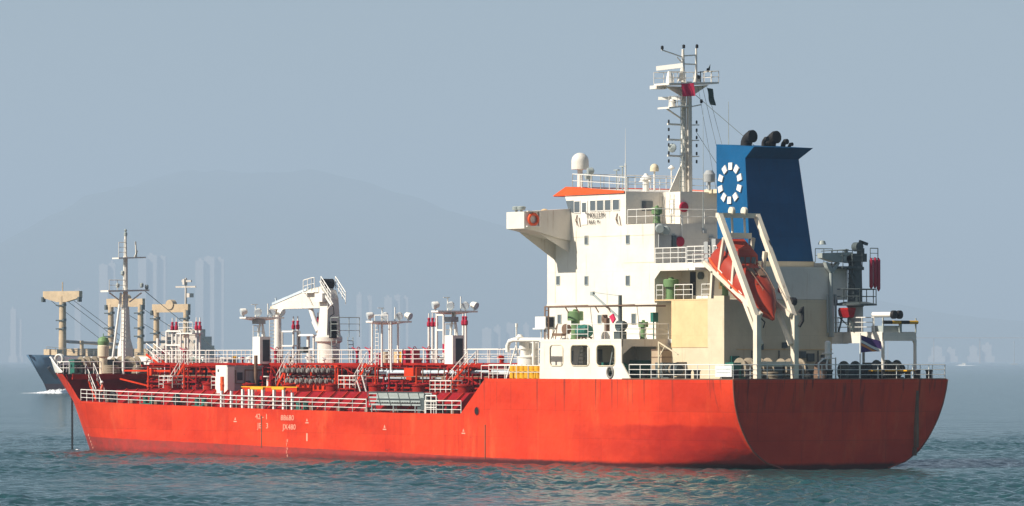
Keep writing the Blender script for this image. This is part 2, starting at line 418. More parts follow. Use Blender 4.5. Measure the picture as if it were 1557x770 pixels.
mb = MB(); mb.v = np.stack([wx.ravel(), wy.ravel(), ht.ravel()], 1).tolist()
idx = np.arange(nr*nc).reshape(nr, nc)
mb.f = np.stack([idx[:-1, :-1], idx[:-1, 1:], idx[1:, 1:], idx[1:, :-1]], -1).reshape(-1, 4).tolist(); mb.sm = [True]*len(mb.f)
m, t, b = nodes('sea_water')
b.inputs['Base Color'].default_value = (0.009, 0.056, 0.056, 1); b.inputs['Roughness'].default_value = 0.11; b.inputs['IOR'].default_value = 1.33
n1 = N(t, 'ShaderNodeTexNoise'); n1.inputs['Scale'].default_value = 2.2; n1.inputs['Detail'].default_value = 5
L(t, pos_scaled(t, (1, 1, 1)), n1.inputs['Vector'])
n2 = N(t, 'ShaderNodeTexNoise'); n2.inputs['Scale'].default_value = 0.16; n2.inputs['Detail'].default_value = 6
L(t, pos_scaled(t, (1, 1, 1)), n2.inputs['Vector'])
bp = N(t, 'ShaderNodeBump'); bp.inputs['Strength'].default_value = 1.0; bp.inputs['Distance'].default_value = 0.20; L(t, n1.outputs['Fac'], bp.inputs['Height'])
b2 = N(t, 'ShaderNodeBump'); b2.inputs['Strength'].default_value = 0.5; b2.inputs['Distance'].default_value = 0.6; L(t, n2.outputs['Fac'], b2.inputs['Height'])
L(t, bp.outputs[0], b2.inputs['Normal']); L(t, b2.outputs[0], b.inputs['Normal'])
tag(build(mb, 'sea', m), kind='structure')

# ------------------------------------------------------------------ air
mb = MB(); hx = 40000
mb.add([VW(-hx, -1500, -1.0), VW(hx, -1500, -1.0), VW(hx, 42000, -1.0), VW(-hx, 42000, -1.0), VW(-hx, -1500, 1200), VW(hx, -1500, 1200), VW(hx, 42000, 1200), VW(-hx, 42000, 1200)],
       [(3,2,1,0),(4,5,6,7),(0,1,5,4),(1,2,6,5),(2,3,7,6),(3,0,4,7)])
m = bpy.data.materials.new('air'); m.use_nodes = True; t = m.node_tree; t.nodes.clear()
o_ = t.nodes.new('ShaderNodeOutputMaterial'); pv = t.nodes.new('ShaderNodeVolumePrincipled')
pv.inputs['Color'].default_value = HAZE_COLOR; pv.inputs['Density'].default_value = HAZE_DENSITY; pv.inputs['Anisotropy'].default_value = HAZE_G
L(t, pv.outputs[0], o_.inputs['Volume'])
tag(build(mb, 'haze', m), kind='stuff', label='pale blue sea haze hanging over the whole bay')

# ------------------------------------------------------------------ far hills, city towers, viaduct, small craft
def fnoise(x, seed):
    r_ = np.random.default_rng(seed); y = np.zeros_like(x)
    for i in range(9):
        k = 2**i; y += np.sin(x*k + r_.uniform(0, 6.28))*0.6**i
    return y
def hill(name, lats, hs, dist, depth_m, seed, mat):
    n = 160; la = np.linspace(lats[0], lats[-1], n); h = np.interp(la, lats, hs)
    h = h + fnoise(la/1500.0, seed)*np.maximum(h, 0)*0.012
    rows = 15; mb = MB(); r_ = np.random.default_rng(seed+1)
    for j in range(rows):
        u = j/(rows-1); prof = math.sin(math.pi*min(1, u*1.02)/1.0)**0.9 if 0 < u < 1 else 0
        for i in range(n):
            e = prof*h[i]*(1 + 0.10*math.sin(la[i]/330 + j*1.7)*(1-abs(2*u-1)))
            if j == rows//2: e = h[i]
            mb.v.append(VW(float(la[i]), dist + (u-.5)*depth_m + 90*math.sin(la[i]/700+j), max(float(e), 0) - 2))
    for j in range(rows-1):
        for i in range(n-1): mb.f.append((j*n+i, j*n+i+1, (j+1)*n+i+1, (j+1)*n+i)); mb.sm.append(True)
    tag(build(mb, name, mat), kind='structure')
m, t, b = nodes('wooded_hillside'); nn = noise(t, (1, 1, 1), 0.004, 8)
L(t, mix(t, ramp(t, nn, 0.35, 0.65), (0.045, 0.065, 0.035), (0.075, 0.085, 0.05)), b.inputs['Base Color']); b.inputs['Roughness'].default_value = 0.95
HILL = m
def px(p, d): return (p-778.5)/8470*d
def hz(y, d): return (548-y)/8470*d + 7.8
D1 = 29000.0
prof = [(-500,470),(-250,430),(0,388),(40,362),(70,348),(104,328),(130,318),(156,296),(180,290),(208,278),(240,272),(280,260),(305,263),(330,257),(364,262),(400,263),(440,274),(480,276),(519,290),(571,302),(600,313),(640,316),(720,338),(850,372),(1000,405),(1200,440),(1400,475),(1700,500),(2100,530)]
hill('mountain', [px(a, D1) for a, y in prof], [hz(y, D1) for a, y in prof], D1, 9000, 3, HILL)
D2 = 26500.0
prof = [(-700,500),(-100,480),(150,470),(330,480),(520,500),(700,505),(900,510),(1200,520),(1450,522),(1700,515),(2100,540)]
hill('lower_hill', [px(a, D2) for a, y in prof], [hz(y, D2) for a, y in prof], D2, 3000, 8, HILL)
bm_, t, b = nodes('pale_tower_render')
g = pos_scaled(t, (1, 1, 1)); wv = N(t, 'ShaderNodeTexWave', wave_type='BANDS', bands_direction='Z'); wv.inputs['Scale'].default_value = 0.10; L(t, g, wv.inputs['Vector'])
L(t, mix(t, wv.outputs['Fac'], (0.46, 0.40, 0.35), (0.36, 0.32, 0.29)), b.inputs['Base Color'])
TOW = bm_
DB = 22500.0
tw = [(157,403,14),(170,400,11),(216,392,13),(231,388,15),(246,390,12),(303,396,13),(318,391,16),(334,394,13),(118,440,10),(20,470,9),(28,486,10),(546,448,8),(562,450,7),(590,452,12),(604,449,9),(617,452,8),(740,500,14),(756,497,10),(776,492,12),(800,494,9),
      (1424,528,15),(1446,531,12),(1480,527,11),(1500,524,14)]
for i, (p, y, w) in enumerate(tw):
    top = hz(y, DB); wd = w/8470*DB; la = px(p, DB); mb = MB()
    def slab(l0, l1, d0, d1, z0, z1):
        q = [VW(l0 , d0 + (l0-la)*-.9, z0), VW(l1, d0 + (l1-la)*-.9, z0), VW(l1 + 2, d1 + (l1-la)*-.9, z0), VW(l0 + 2, d1 + (l0-la)*-.9, z0)]; mb.prism(q, (0, 0, z1-z0))
    slab(la-wd*.5, la+wd*.5, DB, DB+26, -1, top)
    slab(la-wd*(.30-.1*(i%3)), la+wd*(.05+.1*(i%3)), DB+6, DB+18, top, top+5+4*(i%2))
    slab(la-wd*.8, la+wd*.8, DB-6, DB+30, -1, 24)
    lab = {0:'hazy tower block left of the foremast, first of the pair',1:'hazy tower block touching the left side of the foremast',2:'hazy tower right of the foremast, left one of a close trio',3:'tallest hazy tower right of the foremast, middle of a close trio',4:'hazy tower right of the foremast, right one of a close trio',
           5:'hazy tower above the far cranes, left one of the second trio',6:'hazy tower above the far cranes, middle of the second trio',7:'hazy tower above the far cranes, right one of the second trio',8:'lone hazy tower just above the first far crane',9:'faint low tower at the far left edge of the water',10:'faint short tower beside the far left one',
           11:'faint short tower block right of the white deck crane',12:'faint narrow tower second right of the white deck crane',13:'faint broad tower just behind the middle light mast',14:'faint tower right of the middle light mast top',15:'faint small tower left of the aft light mast',
           16:'faint tower above the yellow drums, leftmost of four',17:'faint tower above the yellow drums, second of four',18:'faint tower above the yellow drums, third of four',19:'faint tower beside the white superstructure front',
           20:'faint waterfront tower right of the stern, leftmost',21:'faint waterfront tower right of the stern, lowest',22:'faint waterfront tower right of the stern, narrowest',23:'faint waterfront tower farthest right of the stern'}[i]
    tag(build(mb, 'tower_block', TOW), lab, 'tower block', 'hazy towers along the far shore')
# viaduct, far right
mb = MB(); DV = 14000.0
z0 = hz(513, DV); mb.prism([VW(px(1330, DV), DV, z0-3), VW(px(2300, DV), DV, z0-3), VW(px(2300, DV), DV+14, z0-3), VW(px(1330, DV), DV+14, z0-3)], (0, 0, 3))
vr = thing('viaduct', 'long faint bridge across the haze right of the stern', 'bridge', VW(px(1800, DV), DV, 0))
build(mb, 'deck', TOW, vr)
for k in range(14):
    la = px(1350 + 70*k, DV); build(MB().prism([VW(la-1.5, DV+3, -1), VW(la+1.5, DV+3, -1), VW(la+1.5, DV+9, -1), VW(la-1.5, DV+9, -1)], (0, 0, z0-2.2)), 'pier', TOW, vr)
# small boat under way and channel beacon, right
DS = 8000.0; la = px(1463, DS)
sb = thing('motor_boat', 'tiny white motor boat with a white wake far right', 'boat', VW(la, DS, 0))
mb = MB(); mb.prism([VW(la-6, DS, -.3), VW(la+5, DS-1.6, -.3), VW(la+5, DS+1.6, -.3)], (0, 0, 1.7)); build(mb, 'hull', M['white_clean'], sb)
mb = MB(); mb.prism([VW(la, DS-1.2, 1.4), VW(la+4.5, DS-1.2, 1.4), VW(la+4.5, DS+1.2, 1.4), VW(la, DS+1.2, 1.4)], (0, 0, 2.4)); build(mb, 'cabin', M['white_clean'], sb)
foam, t, b = nodes('white_foam'); b.inputs['Base Color'].default_value = (0.8, 0.82, 0.82, 1); b.inputs['Roughness'].default_value = 0.9
def foam_heap(name, pts, label, seed):
    """ragged low ridge of broken water along a line of (lateral, depth, half width, height)"""
    r_ = random.Random(seed); mb = MB(); P_ = []
    for (a, b_) in zip(pts, pts[1:]):
        for k in range(5): P_.append([a[i]+(b_[i]-a[i])*k/5 for i in range(4)])
    nw = 9
    for i, (la, d, w, h) in enumerate(P_):
        e = math.sin(math.pi*(i+.5)/len(P_))**.4
        for j in range(nw):
            u = j/(nw-1)*2-1; z = h*e*(1-u*u)*r_.uniform(.25, 1.25) - .12*abs(u) - .03; mb.v.append(VW(la + r_.uniform(-.08, .08), d + u*w*r_.uniform(.85, 1.1), z))
    for i in range(len(P_)-1):
        for j in range(nw-1): mb.f.append((i*nw+j, (i+1)*nw+j, (i+1)*nw+j+1, i*nw+j+1)); mb.sm.append(True)
    return tag(build(mb, name, foam), label, kind='stuff')
foam_heap('wake', [(la-9+k*4, DS-2+k*.3, 2.5, .6) for k in range(8)], 'white wake of the far motor boat', 2)
DN = 9500.0; la = px(1542, DN)
bc = thing('channel_beacon', 'faint dark beacon with a tall post at the far right', 'beacon', VW(la, DN, 0))
build(MB().prism([VW(la-6, DN-3, -1), VW(la+6, DN-3, -1), VW(la+6, DN+3, -1), VW(la-6, DN+3, -1)], (0, 0, 3.2)), 'base', M['grey'], bc)
build(MB().tube(VW(la, DN, 2), VW(la, DN, hz(520, DN)), 0.7, 8, .4), 'post', M['grey'], bc)
build(MB().cbx(VW(la, DN, hz(521, DN)), 2.2, 2.2, 1.6), 'lantern', M['grey'], bc)

# ------------------------------------------------------------------ far cargo ship, heading towards us, left
DC = 1321.0
FB = Vector(VW(px(44, DC), DC, 0)); FH = (RT*-0.6 + FW*-0.8).normalized(); FP = Vector((-FH.y, FH.x, 0))   # bow point, heading, port side
def C(a, p, z): q = FB - FH*a + FP*p; return (q.x, q.y, z)      # a metres aft of the bow, p to port
far = thing('cargo_ship', 'blue hulled cargo ship with beige gantry masts steaming behind the red tanker', 'ship', C(50, 0, 0))
hb, t, b = nodes('faded_blue_hull'); nn = noise(t, (1, 1, .3), .4, 5)
g = N(t, 'ShaderNodeNewGeometry'); sp_ = N(t, 'ShaderNodeSeparateXYZ'); L(t, g.outputs['Position'], sp_.inputs[0])
b1 = mix(t, ramp(t, nn, .4, .7), (0.055, 0.12, 0.20), (0.04, 0.09, 0.15))
L(t, mix(t, ramp(t, sp_.outputs[2], 2.3, 2.1), b1, (0.16, 0.055, 0.075)), b.inputs['Base Color']); b.inputs['Roughness'].default_value = .55
beige = paint('beige_gantry_paint', (0.56, 0.42, 0.26), 0.6, (0.3, 0.18, 0.1), 0.3, 0.3)
house = paint('far_house_paint', (0.58, 0.52, 0.45), 0.6, (0.3, 0.2, 0.12), 0.3, 0.4)
sta = [0, 1.5, 4, 8, 13, 20, 30, 64, 70]
lev = [(-3, 9.0, .0), (0, 6.8, .75), (2.2, 5.6, .85), (5, 3.2, .93), (8.6, 0, 1.0)]
top_b = [0.15, 2.2, 4.2, 6.0, 7.0, 7.4, 7.5, 7.5, 6.5]
mb = MB(); nl = len(lev)
for side in (1, -1):
    o0 = len(mb.v)
    for i, a in enumerate(sta):
        for z, rk, fr in lev:
            aa = a + rk*max(0, 1-a/34); tb = top_b[i]
            wl = tb*(max(0, min(1, (a)/20))**.75*.35 + .65) if a > 0 else .15
            w_ = wl*(fr if a < 30 else min(1, fr+.15+.1*(z > -1))) if fr < 1 else tb
            mb.v.append(C(aa, side*w_, z + (.5*max(0, 1-a/22) if z > 8 else 0)))
    for i in range(len(sta)-1):
        for j in range(nl-1):
            q = (o0+i*nl+j, o0+(i+1)*nl+j, o0+(i+1)*nl+j+1, o0+i*nl+j+1); mb.f.append(q if side < 0 else q[::-1]); mb.sm.append(True)
n0 = nl*len(sta)
for i in range(len(sta)-1):
    mb.f.append((i*nl+nl-1, n0+i*nl+nl-1, n0+(i+1)*nl+nl-1, (i+1)*nl+nl-1)); mb.sm.append(False)
e0 = (len(sta)-1)*nl
for j in range(nl-1): mb.f.append((e0+j, n0+e0+j, n0+e0+j+1, e0+j+1)); mb.sm.append(False)
build(mb, 'hull', hb, far)
build(MB().path([C(1.8+9*.0, 4.6, 6.1), C(3.2, 4.9, 4.6), C(4.4, 4.9, 3.6)], .45, 7), 'anchor', M['black'], far)
def gantry(a, htop, base=9.0, half=5.75, portal=True, lab=None):
    g_ = MB(); pw = 0.55
    if portal:
        for p in (half-1, -half+1): g_.tube(C(a, p, base), C(a, p, htop-1.2), .8, 10, .68)
        g_.bar(C(a, half, htop-.9), C(a, -half, htop-.9), 1.0, 2.0)
        g_.tube(C(a-.8, 0, htop+.0), C(a+.8, 0, htop), 1.2, 12)
    else:
        g_.tube(C(a, 0, base), C(a, 0, htop-1.2), .95, 12, .78)
        q = [C(a-.6, half, htop), C(a-.6, half, htop-1.6), C(a-.6, 1.5, htop-2.6), C(a-.6, -1.5, htop-2.6), C(a-.6, -half, htop-1.6), C(a-.6, -half, htop)]
        g_.prism(q, tuple(-FH*1.2)); g_.tube(C(a, 0, htop), C(a, 0, htop+2.2), .14, 6)
    gp = build(g_, 'gantry_mast', beige, far)
    f_ = MB()
    for p in ((half-1, -half+1) if portal else (0,)):
        for z in (htop-3.4, htop-7, htop-9): f_.tube(C(a-1.0, p-1.2, z), C(a-1.0, p+1.6, z), .16, 5); f_.cbx(C(a-1.0, p+1.4, z-.2), .8, .8, .6)
    for p in (half, -half): f_.cbx(C(a-.4, p, htop-2.6), .8, .8, 1.2)
    build(f_, 'fittings', M['dark_grey'], gp)
gantry(12, 24.3, portal=False)
gantry(35, 22.6)
gantry(52, 21.4)
mb = MB(); mb.path([C(13, 1, 12.2), C(33, 2, 11.6)], .38, 8); mb.path([C(13, -1.5, 12.4), C(33, -3, 11.6)], .38, 8)
mb.path([C(36, 3, 12.0), C(50, 3, 12.4)], .35, 8); build(mb, 'derrick_boom', M['grey'], far)
mb = MB()
for p in (4, -4, 1.5): mb.tube(C(12, p*.9, 22), C(32, p, 12), .07, 4)
for p in (4, -4): mb.tube(C(35, p, 21), C(55, p*.8, 13), .07, 4)
build(mb, 'stay', M['dark_grey'], far)
mb = MB(); mb.add([], [])
def cb(a0, a1, p0, p1, z0, z1): mb.prism([C(a0, p0, z0), C(a1, p0, z0), C(a1, p1, z0), C(a0, p1, z0)], (0, 0, z1-z0))
cb(16, 33, -4.5, 4.5, 8, 10.6); cb(38, 49, -4.5, 4.5, 8, 10.6); build(mb, 'hatch_cover', beige, far)
mb = MB(); cb(54.5, 61, -6.2, 6.2, 7.5, 11.4); cb(55, 60.5, -5.8, 5.8, 11.4, 13.6); cb(56, 59.5, -4.6, 4.6, 13.6, 15.4)
hs = build(mb, 'deckhouse', house, far)
mb = MB()
for p in (-5, -3, -1, 1, 3, 5): cb(54.43, 54.7, p-.4, p+.4, 9.2, 10.0); cb(54.93, 55.2, p-.4, p+.4, 12.0, 12.7); cb(55.93, 56.2, p*.75-.5, p*.75+.5, 14.2, 15.0)
build(mb, 'window', M['glass'], hs)
mb = MB(); mb.rail([C(55.1, 5.7, 13.6), C(55.1, -5.7, 13.6)], 1.1, 2, 2, .05); mb.rail([C(56.1, 4.5, 15.4), C(56.1, -4.5, 15.4)], 1.1, 2, 2, .05); build(mb, 'railing', house, hs)
mb = MB(); mb.tube(C(57.5, 0, 13.0), C(57.5, 0, 28.0), .42, 8, .25); mb.bar(C(57.5, 3.2, 25.8), C(57.5, -3.2, 25.8), .3, .4); mb.bar(C(57.5, 1.8, 27.2), C(57.5, -1.2, 27.2), .4, .5); mb.cbx(C(57.5, 1.4, 23.2), 1.4, 1.2, 1.0); mb.cbx(C(57.5, -.3, 26.3), .9, .9, 1.4)
build(mb, 'mast', house, far)
mb = MB(); mb.rail([C(3, 2.9, 10.0), C(9, 6.1, 9.4), C(20, 7.3, 8.9)], 1.0, 2, 2.2, .06); mb.rail([C(30, 7.3, 8.6), C(53, 7.3, 8.6)], 1.0, 2, 3, .06); build(mb, 'railing', house, far)
mb = MB(); cb(7.5, 9.5, -2, -.2, 9.0, 10.4); cb(7.5, 9.5, .4, 2.2, 9.0, 10.4); mb.tube(C(15.5, 3, 9), C(15.5, 3, 12.5), .5, 8); mb.tube(C(15.5, -3, 9), C(15.5, -3, 12.5), .5, 8); build(mb, 'windlass', beige, far)
pts = [(px(28, DC) + k*.8, DC - 1.5 - .25*k, .8 + .12*k, .15 + .9*math.exp(-((k-12)/4.5)**2)) for k in range(14)]
for k in range(16): q = Vector(C(7.5 + k*4, 7.9 + .1*k, 0)) - CAM; pts.append((q.dot(RT), q.dot(FW), 1.5, .35 + .5*math.exp(-k/2)))
foam_heap('bow_wave', pts, 'white bow wave of the blue cargo ship', 9)

# ------------------------------------------------------------------ the tanker: hull and decks
ship = thing('tanker_ship', 'orange red tanker with cream white superstructure and blue funnel at anchor', 'ship', (50, 0, 0))
def itp(tbl, x): return float(np.interp(x, [p[0] for p in tbl], [p[1] for p in tbl]))
ST = [(-3, .6), (-.5, 3.6), (0, 4.6), (.17, 5.1), (.5, 6.2), (1.24, 7.3), (2.0, 7.95), (2.8, 8.45), (3.7, 8.9), (4.6, 9.2), (5.5, 9.4), (6.4, 9.5)]
BOW = {-3: [(84,9.3),(90,8.6),(95,7.2),(98,6.0),(101,4.6),(104,3.0),(107,1.1),(108.2,.05)],
       0: [(86,9.5),(90,9.2),(95,8.2),(98,7.3),(101,6.0),(104,4.2),(107,2.0),(109,.06)],
       4.2: [(90,9.5),(97,9.35),(99,8.6),(101,7.55),(104,5.95),(107,4.1),(109.5,2.2),(111.3,.08)],
       6.7: [(95,9.5),(98,9.45),(101,9.0),(104,7.75),(106.4,6.45),(107.4,5.9),(109.5,4.2),(111.5,2.2),(112.8,.1)],
       8.0: [(95,9.55),(98,9.5),(102,9.0),(105,7.75),(106.5,6.95),(108,5.9),(110.5,3.9),(112.4,1.9),(113.5,.12)]}
BZ = sorted(BOW)
def xend(z): return float(np.interp(z, BZ, [BOW[k][-1][0] for k in BZ]))
def bowb(x, z, s=None):
    if s is None: s = (x-84)/(xend(z)-84)
    vals = []
    for k in BZ:
        tb = BOW[k]; xe = tb[-1][0]; vals.append(float(np.interp(84 + s*(xe-84), [p[0] for p in tb], [p[1] for p in tb])))
    return float(np.interp(z, BZ, vals))
def hb(x, z):
    if x >= 84: return bowb(x, z)
    if x >= 20: return 9.5 if z > -2 else 9.3
    w = 1 - (1-x/20)**2.4; s = itp(ST, z)
    return s + (9.5-s)*w
TOP = [(0, 6.42), (32.5, 6.42), (35.95, 3.72), (45, 3.72), (65, 3.88), (87, 4.16), (97, 4.32), (99.8, 6.62), (113, 6.9)]
def ztop(x): return itp(TOP, x)
def fair(tb):                       # smooth the bow outlines
    xs = np.array([p[0] for p in tb]); ys = np.array([p[1] for p in tb]); xx = np.linspace(xs[0], xs[-1], 60); yy = np.interp(xx, xs, ys)
    for _ in range(10): yy[1:-1] = .25*yy[:-2] + .5*yy[1:-1] + .25*yy[2:]
    return list(zip(xx.tolist(), yy.tolist()))
for k in BZ: BOW[k] = fair([(84, 9.5 if k > -1 else 9.3)] + [p for p in BOW[k] if p[0] > 84])
xs_ = [0, .4, 1, 2, 3.5, 5, 7, 9, 11, 13, 15, 17.5, 20, 24, 28, 32.5, 33.3, 34.2, 35.1, 35.95, 40, 45, 50, 55, 60, 65, 70, 75, 80, 84]
ss_ = [i/44 for i in range(1, 45)]
frac = [0, .02, .045, .075, .11, .15, .2, .26, .33, .4, .48, .56, .64, .72, .8, .88, .95, 1.0]
def station(i):
    pts = []
    if i < len(xs_):
        x = xs_[i]; zt = ztop(x)
        for z in [-3, -1.5, -.6] + [f*zt for f in frac]:
            pts.append((x + .7*(1-max(z, 0)/6.4)*max(0, 1-x/8), hb(x, z), z))
    else:
        s = ss_[i-len(xs_)]; x5 = 84 + s*(xend(5.2)-84); zt = ztop(x5)
        for z in [-3, -1.5, -.6] + [f*zt for f in frac]:
            pts.append((84 + s*(xend(z)-84), bowb(0, z, s), z))
    return pts
sta = [station(i) for i in range(len(xs_)+len(ss_))]; nz = len(sta[0])
mb = MB()
for side in (1, -1):
    o0 = len(mb.v)
    for p in sta: mb.v += [(x, side*y, z) for x, y, z in p]
    for i in range(len(sta)-1):
        for j in range(nz-1):
            q = (o0+i*nz+j, o0+i*nz+j+1, o0+(i+1)*nz+j+1, o0+(i+1)*nz+j); mb.f.append(q if side < 0 else q[::-1]); mb.sm.append(True)
tv = [(x, y, z) for x, y, z in sta[0]] + [(x, -y, z) for x, y, z in sta[0]]
mb.add(tv, [(j, nz+j, nz+j+1, j+1) for j in range(nz-1)])
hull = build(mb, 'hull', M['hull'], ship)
# fendering knuckle where side meets transom, rudder-trunk weld line, bilge marks
mb = MB(); mb.path([(x-.02, y+.02, z) for x, y, z in sta[0][3:]], .07, 6); mb.path([(x-.02, -y-.02, z) for x, y, z in sta[0][3:]], .05, 6)
build(mb, 'corner_bar', paint('worn_hull_edge', (0.33, 0.085, 0.05), .6, (.1, .05, .04), .6, .3, .3), hull)
# deck edge rubbing strip (dark gutter bar) on the poop
mb = MB(); mb.path([(.05, -9.45, 6.44), (.05, 9.45, 6.44)], .06, 5); mb.path([(.05, 9.47, 6.44), (14, 9.5, 6.44)], .05, 5); build(mb, 'gutter_bar', M['rust'], hull)
# decks
def deck_strip(x0, x1, zf, n, inset=0.03):
    mb = MB()
    for i in range(n+1):
        x = x0 + (x1-x0)*i/n; z = zf(x); y = hb(x, z) - inset; mb.v += [(x, y, z), (x, -y, z)]
    mb.f = [(2*i, 2*i+1, 2*i+3, 2*i+2) for i in range(n)]; mb.sm = [False]*n; return mb
build(deck_strip(33.0, 99.6, lambda x: min(ztop(x), 4.4) - .05 if x > 36 else 3.68, 40), 'main_deck', M['red_deck'], ship)
mb = deck_strip(.75, 33.4, lambda x: 6.36, 12); mb.bx(33.3, 33.4, -9.4, 9.4, 3.6, 6.36)
build(mb, 'poop_deck', paint('poop_deck_paint', (.12, .10, .07), .7, (.2, .1, .05), .4, 0, .3), ship)
mb = deck_strip(99.0, 112.7, lambda x: 6.62, 18, .08); mb.bx(98.9, 99.1, -8.8, 8.8, 6.15, 6.60); fo = mb
build(fo, 'forecastle_deck', M['red'], ship)
zz_ = [4.2, 4.8, 5.4, 6.0, 6.6]; ring_ = [(99.8, hb(99.8, z)-.12, z) for z in zz_]
build(MB().prism(ring_ + [(x, -y, z) for x, y, z in reversed(ring_)], (-.12, 0, 0)), 'forecastle_bulkhead', M['red_deck'], ship)
# trunk over the cargo tanks with its side brackets
zt = 5.25
mb = MB()
sec = [(8.3, 3.75), (6.7, zt), (0, zt+.25), (-6.7, zt), (-8.3, 3.75)]
mb.prism([(39, y, z) for y, z in sec], (56, 0, 0)); build(mb, 'cargo_trunk', M['red_deck'], ship)
br0 = build(MB().prism([(40, 8.75, 3.76), (40, 8.28, 3.76), (40, 6.72, zt+.02), (40, 6.9, zt+.04)], (.07, 0, 0)), 'trunk_bracket', M['orange_red'], ship)
br0.location.x -= .4
for k in range(1, 29):
    if 48.5 < 39.6+1.9*k < 49: continue
    move_copy(br0, (1.9*k, 0, .004*k))
# forward bulwark, bright white outside
mb = MB(); pts = []
for i in range(25):
    s = .56 + .44*i/24; z0 = 6.66 + .1*s; z1 = 8.05 - max(0, .68-s)*12*.9
    z1 = max(z1, z0+.02)
    pts.append(((84 + s*(xend(z0)-84), bowb(0, z0, s)+.02, z0), (84 + s*(xend(z1)-84), bowb(0, z1, s)+.02, z1)))
for side in (1, -1):
    for off in (0, .1):
        o0 = len(mb.v)
        for a, b_ in pts: mb.v += [(a[0]-off*.5, side*max(a[1]-off, .0), a[2]), (b_[0]-off*.5, side*max(b_[1]-off, .0), b_[2])]
        for i in range(24): mb.f.append((o0+2*i, o0+2*i+1, o0+2*i+3, o0+2*i+2)); mb.sm.append(True)
    mb.path([(b_[0], side*b_[1], b_[2]) for a, b_ in pts], .08, 6)
build(mb, 'bulwark', M['white_clean'], ship)

# marks on the side: faded two-line text, load marks, fairlead, drain pipes
def side_map(x0, z0, y=None):
    return lambda a, c, tt: (x0 - a, (y if y else 9.5) + .012 + tt, z0 + c)
lt = MB()
for txt, xx, zz, s_ in (('42 - 1', 65.77, 3.24, .62), ('88680', 61.72, 3.17, .62), ('JE   3', 65.56, 2.5, .62), ('JX480', 61.41, 2.44, .62)):
    lettering(txt, s_, side_map(xx, zz), .02, 1.35, lt)
build(lt, 'side_lettering', M['letter'], hull)
lm = MB()
for p, q in ((358, 640), (467, 642), (585, 654), (705, 661)):
    pass
def tri(x, z): lm.prism([(x-.26, 9.505, z), (x+.26, 9.505, z), (x+.24, 9.505, z+.09), (x-.24, 9.505, z+.09)], (0, .02, 0)); lm.prism([(x-.13, 9.505, z+.17), (x+.13, 9.505, z+.17), (x, 9.505, z+.4)], (0, .02, 0))
tri(69.99, 2.78); tri(58.65, 2.78); tri(46.91, 2.38); tri(35.49, 2.2)
lm.bx(58.65-.1, 58.65+.1, 9.505, 9.525, 1.37, 2)
lettering('T  D', .9, side_map(91.87-.6, 1.9, 9.2), .02, 1.3, MB())
build(lm, 'load_mark', M['letter'], hull)
dm = MB()
for k in range(5): lettering('%d' % (8-k), .34, side_map(61.72+.1*(k % 2), 1.35-.3*k), .02, 1.2, dm)
for k in range(5): lettering('%d' % (8-k), .30, side_map(97.5, 1.4-.27*k, hb(97.5, 1.4-.27*k)+.03), .02, 1.1, dm)
build(dm, 'draught_mark', M['letter'], hull)
mb = MB(); mb.lathe((33.6, 9.40, 3.96), [(.34, 0), (.34, .12), (.3, .15)], 16, (0, 1, 0)); fl = build(mb, 'fairlead', M['red'], hull)
build(MB().lathe((33.6, 9.42, 3.96), [(.28, 0), (.28, .135)], 16, (0, 1, 0)), 'opening', M['black'], fl)
pp = build(MB().tube((32.43, 9.52, .35), (32.43, 9.52, 2.93), .045, 6), 'drain_pipe', M['rust'], hull)
move_copy(pp, (65.77-32.43, 0, .4))
build(MB().bx(.05, .40, -6.95, -6.75, 1.5, 5.6).bx(.3,.6,-6.95,-6.75,.9,1.5), 'transom_rib', M['rust'], hull)

# ------------------------------------------------------------------ superstructure
Z2, Z3, Z4, Z5, Z6 = 9.35, 12.22, 14.93, 17.9, 20.35
mb = MB(); mb.bx(16, 30.3, -5.15, 5.15, 6.36, 12.0); mb.bx(15.95, 30.3, -5.3, 5.3, 12.0, 17.86); mb.bx(15.6, 30.32, -5.34, 5.34, 11.9, 12.02)
house_ = build(mb, 'deckhouse', M['white'], ship)
# seams standing proud by a weld's width
mb = MB()
for xx in (26.36, 29.2): mb.bx(xx-.02, xx+.02, 5.3, 5.315, 12.1, 17.5)
mb.bx(16, 27, 5.3, 5.318, 17.02, 17.05); mb.bx(16, 20, 5.3, 5.318, 15.0, 15.03); build(mb, 'weld_seam', M['pale'], house_)
def window(x, z, w, h, y, parent, axis='y', sign=1):
    """one port: frame, and a pane set back a little"""
    fr = MB(); d = .045
    def b(a0, a1, z0, z1, t0, t1, mb):
        if axis == 'y': mb.bx(x+a0, x+a1, y+sign*t0, y+sign*t1, z+z0, z+z1)
        else: mb.bx(y+sign*t0, y+sign*t1, x+a0, x+a1, z+z0, z+z1)
    b(-w/2-.06, w/2+.06, h/2, h/2+.06, .0, d, fr); b(-w/2-.06, w/2+.06, -h/2-.06, -h/2, .0, d, fr)
    b(-w/2-.06, -w/2, -h/2, h/2, .0, d, fr); b(w/2, w/2+.06, -h/2, h/2, .0, d, fr)
    f = build(fr, 'window', M['white_clean'], parent); pn = MB(); b(-w/2, w/2, -h/2, h/2, -.05, .012, pn); build(pn, 'pane', M['glass'], f); return f
w0 = build(MB().bx(0, .01, 0, .01, 0, .01), 'tmp', M['white']); bpy.data.objects.remove(w0)
